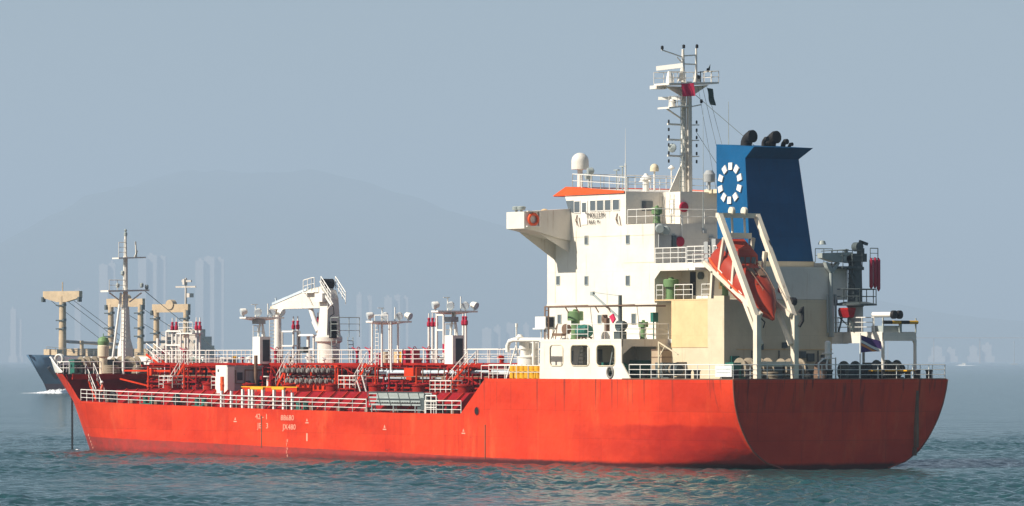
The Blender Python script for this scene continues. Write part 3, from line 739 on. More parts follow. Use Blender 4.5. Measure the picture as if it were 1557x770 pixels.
def house_window(x, z, w, h, y, axis='y', sign=1): 
    fr = MB(); d = .05
    def b(a0, a1, z0, z1, t0, t1, mb, m=None):
        if axis == 'y': mb.bx(x+a0, x+a1, y+sign*t0, y+sign*t1, z+z0, z+z1)
        else: mb.bx(y+sign*t0, y+sign*t1, x+a0, x+a1, z+z0, z+z1)
    b(-w/2-.05, w/2+.05, h/2, h/2+.05, .0, d, fr); b(-w/2-.05, w/2+.05, -h/2-.05, -h/2, .0, d, fr)
    b(-w/2-.05, -w/2, -h/2, h/2, .0, d, fr); b(w/2, w/2+.05, -h/2, h/2, .0, d, fr); nf = len(fr.f)
    b(-w/2, w/2, -h/2, h/2, -.05, .012, fr)
    o = build(fr, 'window', [M['ladder_grey'], M['glass']], house_)
    for p in o.data.polygons[nf:]: p.material_index = 1
    return o
for p in (849, 892, 955):
    pass
house_window(28.78, 16.85, .40, .60, 5.3); house_window(24.94, 16.8, .40, .60, 5.3); house_window(19.42, 16.75, .40, .60, 5.3)
house_window(28.78, 13.82, .40, .60, 5.3); house_window(24.94, 13.76, .40, .60, 5.3); house_window(19.42, 13.7, .46, .66, 5.3)
house_window(28.83, 10.9, .40, .60, 5.15); house_window(18.86, 10.85, .5, .72, 5.15); house_window(23.4, 10.85, .40, .60, 5.15)
house_window(3.6, 16.35, .5, .66, 15.95, 'x', -1)
# grey aft bulkhead fittings and doors
def door(parent, x0, x1, z0, z1, y, mat=None, axis='y', sign=1, label=None):
    fr = MB(); a = MB()
    if axis == 'y': a.bx(x0, x1, y, y+sign*.05, z0, z1)
    else: a.bx(y, y+sign*.05, x0, x1, z0, z1)
    dd = build(a, 'door', mat or M['white_clean'], parent, label)
    h_ = MB()
    if axis == 'y': h_.bx(x0+.1, x0+.16, y+sign*.05, y+sign*.11, (z0+z1)/2-.1, (z0+z1)/2+.1)
    else: h_.bx(y+sign*.05, y+sign*.11, x0+.1, x0+.16, (z0+z1)/2-.1, (z0+z1)/2+.1)
    build(h_, 'handle', M['valve'], dd); return dd

# bridge: wheelhouse with wings
mb = MB(); mb.bx(19.7, 27.2, -5.3, 5.3, 17.86, 20.3)
mb.prism([(27.2, 5.3, 17.86), (27.3, 5.3, 17.86), (27.3, 5.3, 19.0), (27.95, 5.3, 20.3), (27.2, 5.3, 20.3)], (0, -10.6, 0))
wh = build(mb, 'wheelhouse', M['white'], ship)
for side in (1, -1):
    prof = [(5.28, 19.2), (9.5, 18.92), (9.5, 17.66), (8.6, 17.5), (7.4, 17.2), (6.3, 16.95), (5.28, 16.78)]
    mb = MB(); mb.prism([(27.07, side*y, z) for y, z in prof], (2.43, 0, 0)); build(mb, 'bridge_wing', M['white'], wh)
mb = MB(); mb.prism([(27.3, y, z) for y, z in ((5.3, 16.8), (8.0, 17.3), (5.3, 15.9))], (.08, 0, 0)); mb.prism([(29.3, y, z) for y, z in ((5.3, 16.8), (8.4, 17.4), (5.3, 15.4))], (.08, 0, 0)); build(mb, 'wing_bracket', M['white'], wh)
build(MB().prism([(27.5, 5.3, 20.3), (27.5, 5.3, 20.78), (19.75, 5.3, 20.32), (19.75, 5.3, 20.3)], (0, -10.6, 0)), 'roof', M['white'], wh)
mb = MB()
for y in (5.34, -5.42): mb.prism([(29.4, y, 20.2), (27.6, y, 20.86), (19.8, y, 20.36), (19.8, y, 20.2)], (0, .08, 0))
mb.prism([(29.4, 5.34, 20.2), (27.55, 5.34, 20.86), (27.5, 5.34, 20.80), (29.3, 5.34, 20.15)], (0, -10.68, 0)); build(mb, 'roof_visor', M['orange'], wh)
def wh_window(p0, p1, z0, z1):
    fr = MB(); x0, x1 = min(p0, p1), max(p0, p1)
    fr.bx(x0-.06, x1+.06, 5.3, 5.35, z1, z1+.06); fr.bx(x0-.06, x1+.06, 5.3, 5.35, z0-.06, z0); fr.bx(x0-.06, x0, 5.3, 5.35, z0, z1); fr.bx(x1, x1+.06, 5.3, 5.35, z0, z1)
    f = build(fr, 'window', M['white_clean'], wh); build(MB().bx(x0, x1, 5.27, 5.312, z0, z1), 'pane', M['glass'], f)
for a, b_ in ((24.4, 23.7), (23.48, 22.64), (22.42, 21.68), (21.37, 20.54), (26.54, 25.82)):
    wh_window(a, b_, 18.98 if a < 26 else 18.9, 19.72)
wd = door(wh, 24.8, 25.6, 17.95, 19.75, 5.3)
build(MB().bx(24.94, 25.47, 5.3, 5.37, 18.9, 19.6), 'pane', M['glass'], wd)
mb = MB(); mb.prism([(27.31, 5.312, 19.02), (26.65, 5.312, 18.85), (26.62, 5.312, 19.8), (27.7, 5.312, 19.8)], (0, .02, 0)); build(mb, 'pane', M['glass'], wh)
fr = MB(); fr.bx(19.62, 19.7, 2.92, 3.87, 18.9, 19.62); build(fr, 'window', M['glass'], wh)
nm = MB(); mp_ = lambda a, c, tt: (23.61 - a, 5.42 + tt, 18.62 + c)
lettering('TMOLLEUM', .52, mp_, .03, .92, nm); mp2 = lambda a, c, tt: (23.88 - a, 5.42 + tt, 18.12 + c); lettering('I RA K   M', .40, mp2, .03, .92, nm)
build(nm, 'name_lettering', M['letter_grey'], wh)
mb = MB()
for p in (26.18, 20.8):
    mb.bar((p, 5.33, 18.7), (p, 5.45, 18.2), .06); mb.bar((p+.2, 5.33, 18.4), (p-.2, 5.45, 17.9), .05); mb.bar((p-.3, 5.36, 18.5), (p-.5, 5.36, 17.8), .04)
build(mb, 'rusty_bracket', M['rust'], wh)
# wing: searchlights on top, small vent
mb = MB()
for x in (28.6, 27.9): mb.lathe((x, 9.2, 18.92), [(.1, 0), (.1, .12), (.3, .16), (.34, .38), (.2, .44)], 10)
build(mb, 'searchlight', M['ladder_grey'], wh)
build(MB().lathe((27.6, 7.32, 18.22), [(.22, 0), (.22, .3), (.3, .3), (.3, .85), (.1, .95)], 10), 'mushroom_vent', M['cream'], wh)
lr = MB().torus((26.96, 8.75, 18.35), .40, .11, (1, 0, 0)); 
tag(build(lr, 'life_ring', M['orange']), 'orange life ring in a bracket on the end of the bridge wing', 'life ring')
mb = MB(); mb.bx(26.85, 27.06, 8.15, 9.35, 17.78, 17.86); mb.bx(26.98, 27.06, 8.1, 8.2, 17.8, 18.95); mb.bx(26.85, 27.06, 8.2, 9.3, 18.92, 18.98); build(mb, 'ring_bracket', M['white_clean'], wh)
# roof rail, radomes, aerials
mb = MB(); mb.rail([(27.3, 5.0, 20.82), (23.5, 5.0, 20.58), (20.0, 5.0, 20.36)], 1.0, 2, 1.3, .03); mb.rail([(19.85, 5.0, 20.36), (19.85, -5.0, 20.36)], 1.0, 2, 1.5, .03); mb.rail([(27.3, 5.0, 20.82), (27.3, -5.0, 20.82)], 1.0, 2, 1.5, .03)
build(mb, 'railing', M['white_clean'], wh)
d_ = MB().lathe((27.77, 4.0, 20.75), [(.22, 0), (.20, 1.4), (.45, 1.48)], 14); rp_ = build(d_, 'radome_post', M['white'], wh)
build(MB().dome((27.77, 4.0, 22.2), .66, .66, 20, 7, .6), 'radome', M['white'], rp_)
d_ = MB().tube((22.23, 1.0, 20.3), (22.23, 1.0, 22.0), .07, 8); rp_ = build(d_, 'radome_post', M['white_clean'], wh); build(MB().dome((22.23, 1, 21.95), .33, .36, 14, 5, .22), 'radome', M['pale'], rp_)
d_ = MB().tube((21.0, .3, 20.3), (21.0, .3, 22.1), .05, 8); rp_ = build(d_, 'radome_post', M['white_clean'], wh); build(MB().lathe((21, .3, 22.05), [(.05, 0), (.26, .1), (.26, .16), (.05, .34)], 12), 'aerial_cap', M['white_clean'], rp_)
mb = MB().path([(19.9, 5.2, 20.3), (19.9, 5.2, 22.4)], .06, 6); mb.path([(19.9, 5.2, 22.4), (19.9, 5.2, 25.0)], .03, 5, .008); build(mb, 'whip_aerial', M['white_clean'], wh)
mb = MB().path([(13.0, 3.0, 17.5), (13.0, 3.0, 26.3)], .035, 5, .01); build(mb, 'whip_aerial', M['ladder_grey'], ship)
mb = MB()
for p, hh in (((26.8, 3.8, 20.8), .9), ((25.9, 4.2, 20.75), 1.3)): mb.tube(p, (p[0], p[1], p[2]+hh), .05, 6); mb.lathe((p[0], p[1]-.2, p[2]+hh), [(.12, 0), (.26, .1), (.26, .5)], 10, (.3, 1, -.1))
build(mb, 'searchlight', M['ladder_grey'], wh)
mb = MB()
for xx, hh in ((23.6, 1.5), (22.8, 1.75), (22.3, .9)): mb.tube((xx, 3.5, 20.5), (xx, 3.5, 20.5+hh), .045, 5); mb.bx(xx-.28, xx+.28, 3.4, 3.6, 20.5+hh, 20.58+hh)
build(mb, 'small_aerial', M['ladder_grey'], wh)
mb = MB(); mb.lathe((21.6, 2.2, 20.3), [(.24, 0), (.24, .95), (.45, 1.0), (.4, 1.15), (.2, 1.3), (.1, 1.45)], 12); mb.bar((21.0, 2.2, 21.2), (22.4, 2.2, 21.2), .1); build(mb, 'compass_stand', M['white_clean'], wh)

# deck five: rail, aft wall gear, mast house
mb = MB(); mb.rail([(19.6, 5.2, Z5), (16.05, 5.2, Z5)], 1.05, 2, 1.2); mb.rail([(16.05, 5.2, Z5), (16.05, -5.2, Z5)], 1.05, 2, 1.5)
build(mb, 'railing', M['white_clean'], house_)
def vent(p, r, h, rc, hc, parent, mat=None, name='mushroom_vent'):
    o = build(MB().lathe(p, [(r*1.15, 0), (r*1.15, .1), (r, .12), (r, h-hc), (rc, h-hc-.02), (rc, h-.06), (rc*.9, h)], 18), name, mat or M['green'], parent)
    q = (p[0], p[1], p[2]+h); build(MB().lathe(q, [(rc*.35, -.02), (rc*.35, .1)], 10).tube((q[0]-rc*.4, q[1], q[2]+.12), (q[0]+rc*.4, q[1], q[2]+.12), .03, 5), 'wheel', M['green'], o); return o
vent((16.45, 4.75, Z5), .26, 1.15, .40, .45, house_)
mb = MB(); mb.bx(17.4, 19.72, -1.4, 2.0, Z5, 20.3); mh = build(mb, 'mast_house', M['white'], ship)
build(MB().bx(18.2, 18.7, 2.0, 2.08, 18.7, 19.7), 'locker', M['white_clean'], mh); build(MB().ladder((18.4, 2.12, 17.9), (18.4, 2.12, 20.2), (1, 0, 0)), 'ladder', M['white_clean'], mh)
mb = MB(); mb.bx(15.6, 18.0, -2.3, -.6, 20.2, 20.5); mb.rail([(15.7, -.7, 20.5), (15.7, -2.2, 20.5)], .9, 2, .7); build(mb, 'side_platform', M['pale'], mh)
def hose_box(p, parent, axis): return build(MB().lathe(p, [(.38, 0), (.38, .14), (.3, .18)], 14, axis), 'fire_hose_reel', M['cyl_red'], parent)
hose_box((17.4, 1.72, 19.15), mh, (-1, 0, 0)); hose_box((15.95, 3.08, 16.55), house_, (-1, 0, 0))
aw = MB(); aw.bx(15.8, 15.95, 3.91, 5.02, 16.1, 17.05); build(aw, 'notice_board', M['grey'], house_)
build(MB().bx(15.8, 15.95, 3.43, 3.79, 16.15, 17.0), 'window', M['glass'], house_)
mb = MB()
for p in ((15.6, 5.09, 17.52), (15.6, 4.56, 17.38)): mb.lathe(p, [(.1, 0), (.34, .1), (.34, .4), (.28, .45)], 12, (-1, .6, -.2)); mb.bar(p, (16.0, p[1], p[2]-.1), .06)
build(mb, 'floodlight', M['ladder_grey'], house_)
mb = MB(); mb.tube((15.9, 2.88, Z4), (15.9, 2.88, 18.4), .07, 6); mb.tube((15.9, 2.88, 18.4), (15.9, 3.11, 18.5), .09, 6); mb.tube((15.9, -1.5, Z4), (15.9, -1.5, 17.8), .05, 6); mb.tube((15.9, -2.3, 15.6), (15.9, 1.2, 15.6), .04, 6)
build(mb, 'pipe', M['white_clean'], house_)
mb = MB()
for y, z, s in ((.2, 16.7, .5), (-.8, 17.2, .35), (-1.0, 16.1, .5), (-2.0, 16.8, .4), (.9, 17.3, .3), (-.2, 15.6, .6), (-1.8, 15.6, .5)): mb.bx(15.75, 15.95, y-s/2, y+s/2, z-s*.4, z+s*.4)
build(mb, 'junction_box', M['grey'], house_)

# after house: arch deck, casing, funnel
mb = MB(); mb.bx(6.5, 15.95, -5.3, 2.9, Z3, Z4-.35); mb.bx(9.9, 15.95, -5.3, 5.3, Z4-.33, Z4)
mb.bx(9.9, 15.95, 5.22, 5.3, 14.36, Z4-.33)
mb.prism([(15.95, 5.26, 14.36), (15.2, 5.26, 14.36), (15.95, 5.26, 13.75)], (0, .04, 0)); mb.prism([(9.9, 5.22, Z4), (8.2, 5.22, Z4), (7.2, 5.22, 14.0), (7.2, 5.22, 13.7), (9.0, 5.22, 14.36), (9.9, 5.22, 14.36)], (0, .08, 0)); mb.bx(8.2, 9.9, 2.9, 5.3, Z4-.2, Z4)
ah = build(mb, 'after_house', M['white'], ship)
mb = MB(); mb.bx(6.5, 13.7, -3.9, 5.3, 6.36, Z3-.02); mb.bx(13.7, 16, -3.9, 3.6, 6.36, Z2); mb.bx(13.7, 16, -3.9, 3.2, Z2, Z3)
cas = build(mb, 'engine_casing', M['pale'], ship)
build(MB().bx(8.5, 13.72, 5.3, 5.34, 8.73, Z3-.04).bx(6.6, 15.9, 5.2, 5.36, Z3-.06, Z3+.03), 'side_plating', M['cream'], cas)
build(MB().bx(6.45, 8.5, 5.25, 5.75, 6.36, 12.45), 'ventilation_trunk', M['pale'], cas)
build(MB().bx(6.44, 6.5, -3.9, 4.6, 8.55, 8.62), 'weld_seam', M['cream'], cas)
vent((7.5, 4.9, 12.45), .24, 1.25, .38, .5, cas)
vent((14.9, 4.55, Z3+.03), .39, 1.5, .58, .55, ah)
x_ = 14.43; 
door(ah, 14.09, 14.77, Z3+.35, 14.3, 2.9, M['dark'], label='dark open doorway'); door(ah, 12.49, 13.92, Z3+.1, 14.35, 2.9)
build(MB().bx(10.3, 10.9, 2.9, 3.1, 13.0, 13.5), 'junction_box', M['cream'], ah); build(MB().lathe((13.2, 2.9, 14.0), [(.28, 0), (.28, .3)], 12, (0, 1, 0)), 'fan_cover', M['dark_grey'], ah)
mb = MB(); mb.rail([(15.8, 5.22, Z3), (14.98, 5.22, Z3)], 1.1, 3, .8); mb.rail([(13.46, 5.22, Z3), (11.18, 5.22, Z3)], 1.1, 3, 1.1); mb.rail([(10.01, 5.22, Z3), (8.93, 5.22, Z3)], 1.1, 3, 1.1); build(mb, 'railing', M['white_clean'], ah)
mb = MB(); mb.rail([(15.9, 5.25, Z4), (11.98, 5.25, Z4)], 1.1, 3, 1.1, .035); mb.rail([(11.74, 5.32, Z4-.1), (8.82, 5.32, Z4-.1)], 1.25, 4, 1.1, .035); mb.rail([(8.4, 5.32, Z4-.1), (8.0, 5.32, Z4-.1)], 1.25, 3, .6, .035); build(mb, 'railing', M['white_clean'], ah)
build(MB().bx(8.2, 11.65, 5.3, 5.75, Z4-.45, Z4-.12), 'boat_platform', M['white_clean'], ah)
mb = MB(); mb.bx(9.0, 9.5, 5.0, 5.4, Z4, 16.4); mb.bx(8.3, 8.8, 4.6, 5.2, Z4, 16.6); build(mb, 'control_cabinet', M['grey'], ah)
# funnel: tapered blue stack with flared lip
def loft(rows, n=4):
    mb = MB()
    for r_ in rows: mb.v += r_
    for i in range(len(rows)-1):
        for j in range(n): mb.f.append((i*n+j, i*n+(j+1)%n, (i+1)*n+(j+1)%n, (i+1)*n+j)); mb.sm.append(False)
    mb.f.append(tuple(reversed(range(n)))); mb.sm.append(False); k = (len(rows)-1)*n; mb.f.append(tuple(range(k, k+n))); mb.sm.append(False); return mb
def fr_(xa, xf, y0, y1, z, zz=None): return [(xa, y1, z), (xa, y0, z), (xf, y0, zz or z), (xf, y1, zz or z)]
fun = build(loft([fr_(7.4, 11.5, -2.92, 2.75, 14.9), fr_(8.45, 12.1, -2.35, 2.45, 22.5, 22.7), fr_(7.35, 12.1, -2.85, 2.45, 23.3, 23.62)]), 'funnel', M['blue'], ship)
build(MB().bx(7.35, 11.7, -3.0, 2.8, Z3, 15.0), 'funnel_base', M['pale'], ship)
build(MB().bx(7.3, 9.8, -4.6, -2.9, Z3, 14.9), 'funnel_locker', M['grey'], ship)
mb = MB()
cxf = 10.15; czf = 20.71
for k in range(10):
    a = 2*math.pi*k/10 + math.pi/2; ex, ez = 1.24, 1.24
    c = Vector((cxf + ex*math.cos(a), 0, czf + ez*math.sin(a))); ra = Vector((math.cos(a), 0, math.sin(a))); ta = Vector((-math.sin(a), 0, math.cos(a)))
    q = [c + ra*.26 + ta*.24, c - ra*.26 + ta*.21, c - ra*.26 - ta*.21, c + ra*.26 - ta*.24]
    mb.prism([(p.x, 2.75 - (p.z-14.9)/7.7*.30 + .02, p.z) for p in q], (0, .10, 0))
build(mb, 'ring_emblem', M['white_clean'], fun)
def bend(p, r, hh, back, name, parent):
    mb = MB(); x, y, z = p; pts = [(x, y, z), (x, y, z+hh*.45)]
    for i in range(1, 7): a = math.pi/2*i/6*1.05; pts.append((x - back*(1-math.cos(a)), y - back*.15*(1-math.cos(a)), z+hh*.45 + back*math.sin(a)))
    mb.path(pts, r, 14); e = Vector(pts[-1]); d = (e-Vector(pts[-2])).normalized(); mb.lathe(e - d*.2, [(r*1.12, 0), (r*1.12, .25)], 14, d); return build(mb, name, M['black'], parent)
bend((10.3, 1.05, 23.0), .42, 1.2, .62, 'exhaust_pipe', fun); bend((9.8, -.75, 23.0), .42, 1.15, .60, 'exhaust_pipe', fun)
bend((9.3, .2, 23.2), .16, .9, .35, 'small_exhaust_pipe', fun); bend((9.3, -1.55, 23.0), .18, 1.0, .35, 'small_exhaust_pipe', fun); bend((9.2, -2.0, 23.0), .12, .7, .3, 'small_exhaust_pipe', fun)
mb = MB(); mb.rail([(7.3, -3.0, 14.95), (7.3, -4.55, 14.95)], 1.0, 2, .8); build(mb, 'railing', M['ladder_grey'], ah)

# ------------------------------------------------------------------ poop side screen, deck two and what stands on it
scr = [(25.0, 6.42), (24.85, Z2-.02), (14.1, Z2-.02), (14.1, 7.6), (12.95, 6.42)]
mpS = lambda a, c, tt: (a, 9.44 + tt, c)
holes = [rrect(21.81, 23.58, 7.38, 8.92, .32), rrect(18.31, 20.76, 7.38, 8.92, .35), rrect(14.95, 17.36, 7.38, 8.92, .35), oval(15.55, 6.92, .36, .44)]
ss = build(plate(scr, holes, .1, mpS), 'side_screen', M['white'], ship)
for h_ in holes[:3]: build(MB().path([(a, 9.5, c) for a, c in h_ + h_[:1]], .045, 5), 'opening_rim', M['pale'], ss)
build(MB().torus((15.55, 9.5, 6.92), .40, .085, (0, 1, 0)), 'fairlead_ring', M['valve'], ss)
mb = MB(); mb.bx(14.1, 25, 5.15, 9.5, Z2-.2, Z2); mb.bx(14.1, 14.2, 5.15, 9.5, Z2-.55, Z2-.2); mb.prism([(14.1, 9.39, 8.8), (14.1, 8.6, 8.8), (14.1, 9.39, 8.2)], (.08, 0, 0)); mb.prism([(14.1, 5.3, 8.8), (14.1, 6.0, 8.8), (14.1, 5.3, 8.2)], (.08, 0, 0)); mb.bx(13.7, 14.1, 3.6, 5.3, Z2-.3, Z2)
build(mb, 'deck_two', M['white'], ship)
mb = MB(); mb.bx(18.6, 18.75, 5.15, 9.38, 6.4, Z2-.22); mb.bx(22.3, 25.0, 5.15, 7.4, 6.4, Z2-.22); ib = build(mb, 'inner_bulkhead', M['white'], ship)
build(MB().bx(18.52, 18.6, 8.2, 8.65, 7.7, 8.6), 'window', M['glass'], ib); build(MB().bx(23.6, 24.1, 7.4, 7.46, 7.7, 8.5), 'window', M['glass'], ib)
mb = MB(); mb.ladder((21.8, 7.6, 6.4), (19.6, 7.6, 9.3), (0, 1, 0), .8, .05, .28); mb.ladder((21.6, 8.2, 6.4), (20.9, 8.2, 9.2), (0, 1, 0), .6, .05, .28); build(mb, 'inside_stair', M['white_clean'], ib)
mb = MB(); mb.ladder((16.9, 8.6, 6.4), (16.0, 8.6, 9.2), (0, 1, 0), .5, .05, .3); build(mb, 'inside_stair', M['ladder_grey'], ib)
mb = MB(); mb.bx(16.1, 17.6, 5.6, 6.4, 6.4, 7.8); mb.bx(16.8, 17.6, 7.0, 7.8, 6.4, 7.4); build(mb, 'stowage_rack', M['sea_green'], ib)
cr = thing('crate', 'tall plywood crate standing under the deck aft of the white side screen', 'crate', (12.6, 6.9, 6.36))
build(MB().bx(12.0, 13.3, 6.5, 7.4, 6.6, 8.55), 'body', M['wood'], cr)
mb = MB(); mb.bx(11.97, 13.33, 6.47, 7.43, 8.0, 8.05); mb.bx(11.97, 13.33, 6.47, 7.43, 8.5, 8.58); mb.bx(12.1, 12.3, 6.5, 7.4, 6.36, 6.6); mb.bx(13.0, 13.2, 6.5, 7.4, 6.36, 6.6); build(mb, 'batten', M['rust'], cr)
# deck two outfit
mb = MB(); mb.rail([(21.4, 9.42, Z2), (18.6, 9.42, Z2)], 1.1, 3, 1.3); mb.rail([(18.6, 9.42, Z2), (14.15, 9.42, Z2)], 1.1, 2, 2.2, .022); mb.rail([(14.15, 9.4, Z2), (14.15, 5.3, Z2)], 1.1, 3, 2.2); build(mb, 'railing', M['white_clean'], ship)
mb = MB(); mb.path([(24.7, 9.2, Z2), (24.7, 9.2, 11.78), (24.7, 9.2, 11.78), (14.5, 9.2, 11.78), (14.4, 5.4, 11.78)], .06, 6); mb.path([(24.2, 9.2, Z2), (24.2, 9.2, 11.78)], .06, 6); mb.tube((24.7, 9.2, 11.78), (24.7, 5.3, 11.9), .05, 5); mb.tube((18.5, 9.2, 11.78), (18.5, 5.3, 11.9), .05, 5)
for k in range(5): mb.tube((24.7, 9.2, 9.7+.45*k), (24.2, 9.2, 9.7+.45*k), .03, 4)
for x in (22.0, 20.6, 18.0, 16.4): mb.tube((x, 9.2, 11.78), (x-.2, 9.0, 11.3), .05, 5)
build(mb, 'awning_frame', M['rust'], ship)
vent((23.0, 7.6, Z2), .33, 2.1, .60, .68, ship); vent((14.5, 7.3, Z2), .22, 1.25, .37, .36, ship)
build(MB().bx(15.05, 15.4, 5.6, 6.05, 10.6, 11.3).tube((15.2, 5.9, Z2), (15.2, 5.9, 10.6), .05, 5), 'junction_box', M['sea_green'], ship)
nb = MB(); nb.bx(24.4, 25.8, 8.5, 9.35, 10.2, 11.05); nb.bx(24.3, 25.9, 8.4, 9.5, 10.1, 10.2)
for x, y in ((24.5, 8.6), (25.2, 8.6), (24.5, 9.2), (25.2, 9.2)): nb.tube((x, y, Z2), (x, y, 10.1), .04, 5)
nbo = build(nb, 'side_light_box', M['white_clean'], ship); build(MB().bx(24.37, 24.4, 8.62, 9.25, 10.28, 10.98), 'screen', M['dark'], nbo)
lr_ = thing('life_raft', 'dark green life raft canister in a cradle beside the green vent', 'life raft', (20.3, 8.6, Z2))
build(MB().lathe((21.0, 8.6, 9.95), [(.25, 0), (.42, .08), (.46, .14), (.46, .62), (.49, .64), (.49, .72), (.46, .74), (.46, 1.2), (.42, 1.28), (.25, 1.36)], 16, (-1, 0, 0)), 'canister', M['sea_green'], lr_)
mb = MB()
for x in (20.7, 20.0): mb.bar((x, 8.1, Z2), (x, 8.6, 9.6), .07); mb.bar((x, 9.1, Z2), (x, 8.6, 9.6), .07); mb.bx(x-.05, x+.05, 8.1, 9.1, 9.45, 9.53)
build(mb, 'cradle', M['rust'], lr_)
mb = MB(); 
for x in (23.9, 22.6): mb.bar((x+.3, 9.0, Z2), (x, 8.6, 10.5), .06); mb.bar((x-.3, 9.0, Z2), (x, 8.6, 10.5), .06); mb.bar((x+.2, 8.9, 9.8), (x-1.0, 8.8, 9.7), .06)
mb.lathe((22.4, 8.6, 10.1), [(.36, 0), (.4, .1), (.4, .3), (.36, .4)], 14, (0, 1, 0)); mb.bx(22.9, 24.2, 8.5, 8.9, 9.6, 9.8)
build(mb, 'hose_winder', M['rust'], ship)
jc = MB(); jc.tube((15.0, 9.0, Z2), (15.0, 9.0, 12.55), .17, 10, .14); jp = build(jc, 'davit_post', M['dark_grey'], ship)
mb = MB(); mb.bar((15.15, 9.0, 10.9), (18.7, 9.0, 12.72), .1, .14); mb.tube((15.0, 9.0, 12.5), (18.6, 9.0, 12.8), .03, 5); mb.bx(18.45, 18.8, 8.9, 9.1, 12.55, 12.85); build(mb, 'boom', M['ladder_grey'], jp)
mb = MB(); mb.lathe((15.0, 8.7, 10.3), [(.4, 0), (.4, .5)], 12, (0, 1, 0)); mb.lathe((14.4, 9.0, 10.35), [(.28, 0), (.28, .9)], 12, (1, 0, 0)); mb.bx(14.6, 15.4, 8.7, 9.3, Z2, 9.9); build(mb, 'winch', M['dark_grey'], jp)
tag(build(MB().prism([(16.2, 9.05, 11.0), (15.75, 9.05, 11.2), (15.45, 9.05, 10.8), (15.7, 9.1, 10.5)], (0, .12, 0)), 'canvas_bundle', M['flag_red']), 'small red canvas bundle tied to the davit on deck two', 'bundle')
mb = MB(); mb.tube((17.9, 8.4, Z2), (17.9, 8.4, 10.6), .06, 6); mb.lathe((17.9, 8.4, 10.55), [(.2, 0), (.25, .3), (.2, .6)], 8); mb.bx(17.4, 17.7, 8.3, 8.6, 9.9, 10.9); build(mb, 'call_box', M['rust'], ship)

# ------------------------------------------------------------------ poop rails and deck machinery
def rail_part(pts, h=1.05, n=3, sp=1.5, r=.03, mat=None): return build(MB().rail(pts, h, n, sp, r), 'railing', mat or M['white_clean'], ship)
rail_part([(13.2, 9.42, 6.4), (9.0, 9.40, 6.4)], 1.08); rail_part([(9.0, 9.40, 6.4), (.15, 9.4, 6.4)], 1.08)
rail_part([(.15, 9.4, 6.4), (.12, 5.0, 6.4)], 1.08); rail_part([(.12, 5.0, 6.4), (.12, 0, 6.4)], 1.08); rail_part([(.12, 0, 6.4), (.12, -5, 6.4)], 1.08); rail_part([(.12, -5, 6.4), (.15, -9.4, 6.4), (9, -9.4, 6.4)], 1.08)
sg = thing('sign_board', 'blank white board lashed to the stern corner railing', 'sign', (1.3, 9.46, 6.6))
build(MB().bx(0.22, 2.24, 9.45, 9.49, 6.62, 7.42), 'panel', M['board'], sg)
mb = MB()
for z in (6.9, 7.15): mb.bx(0.38, 2.08, 9.488, 9.5, z, z+.04)
build(mb, 'faded_line', M['ladder_grey'], sg)
def winch(x, y, z, w=2.6, r=.62, mat=None, drums=2, along='y', seed=1):
    """mooring winch: bed, gearbox, flanged drums wound with rope, warping end"""
    g_ = MB(); D = (0, 1, 0) if along == 'y' else (1, 0, 0)
    def at(s, dz=0): return (x, y+s, z+dz) if along == 'y' else (x+s, y, z+dz)
    if along == 'y': g_.bx(x-.7, x+.7, y-w/2, y+w/2, z, z+.2)
    else: g_.bx(x-w/2, x+w/2, y-.7, y+.7, z, z+.2)
    g_.lathe(at(-w/2, .75), [(.12, 0), (.12, w)], 8, D)
    g_.lathe(at(-w/2-.4, .75), [(.34, 0), (.2, .12), (.2, .3), (.32, .4)], 12, D); q = at(w/2-.45)
    g_.bx(q[0]-.5, q[0]+.5, q[1]-.35, q[1]+.35, z+.15, z+1.25)
    o = build(g_, 'mooring_winch', mat or M['dark_grey'], ship); step = (w-1.0)/drums
    for k in range(drums):
        s0 = -w/2 + .1 + k*step
        build(MB().lathe(at(s0, .75), [(r, 0), (r, .07)], 18, D).lathe(at(s0+step-.15, .75), [(r, 0), (r, .07)], 18, D), 'flange', M['rope'] if seed % 2 else (mat or M['dark_grey']), o)
        build(MB().lathe(at(s0+.07, .75), [(r*.72, 0), (r*.80, .05), (r*.74, step*.3), (r*.82, step*.6), (r*.74, step-.27)], 14, D), 'rope_drum', M['rope'], o)
    return o
winch(3.2, 5.9, 6.38, 3.6, .85, M['sea_green'], 3, 'y', 1); winch(3.3, 2.6, 6.38, 2.8, .8, M['dark_grey'], 2, 'y', 3); winch(10.0, 8.2, 6.38, 2.2, .5, M['dark_grey'], 2, 'x', 2); winch(3.5, -6.2, 6.38, 3.0, .7, M['dark_grey'], 2, 'y', 2)
winch(17.2, 8.0, 6.38, 2.4, .5, M['sea_green'], 2, 'x', 2)
def bollard(x, y, z, par, along='x', mat=None):
    mb = MB(); dx, dy = (.55, 0) if along == 'x' else (0, .55)
    mb.bx(x-.35-dx, x+.35+dx, y-.35-dy, y+.35+dy, z, z+.1)
    for s in (-1, 1): mb.lathe((x+s*dx, y+s*dy, z+.1), [(.22, 0), (.22, .5), (.28, .55), (.26, .66)], 10)
    return build(mb, 'bollard', mat or M['dark_grey'], par)
for x, y, a in ((11.8, 8.6, 'x'), (6.2, 8.7, 'x'), (1.2, 7.9, 'y'), (1.0, 2.6, 'y'), (1.0, -.2, 'y'), (1.1, -4.2, 'y'), (1.1, -6.2, 'y'), (1.2, -8.2, 'y')): bollard(x, y, 6.37, ship, a, M['black'])
mb = MB()
for y in (-3.6, -4.9, -5.6, -6.6): mb.bx(.55, 1.15, y-.35, y+.35, 7.0, 7.14)
build(mb, 'yellow_cleat', M['yellow'], ship)
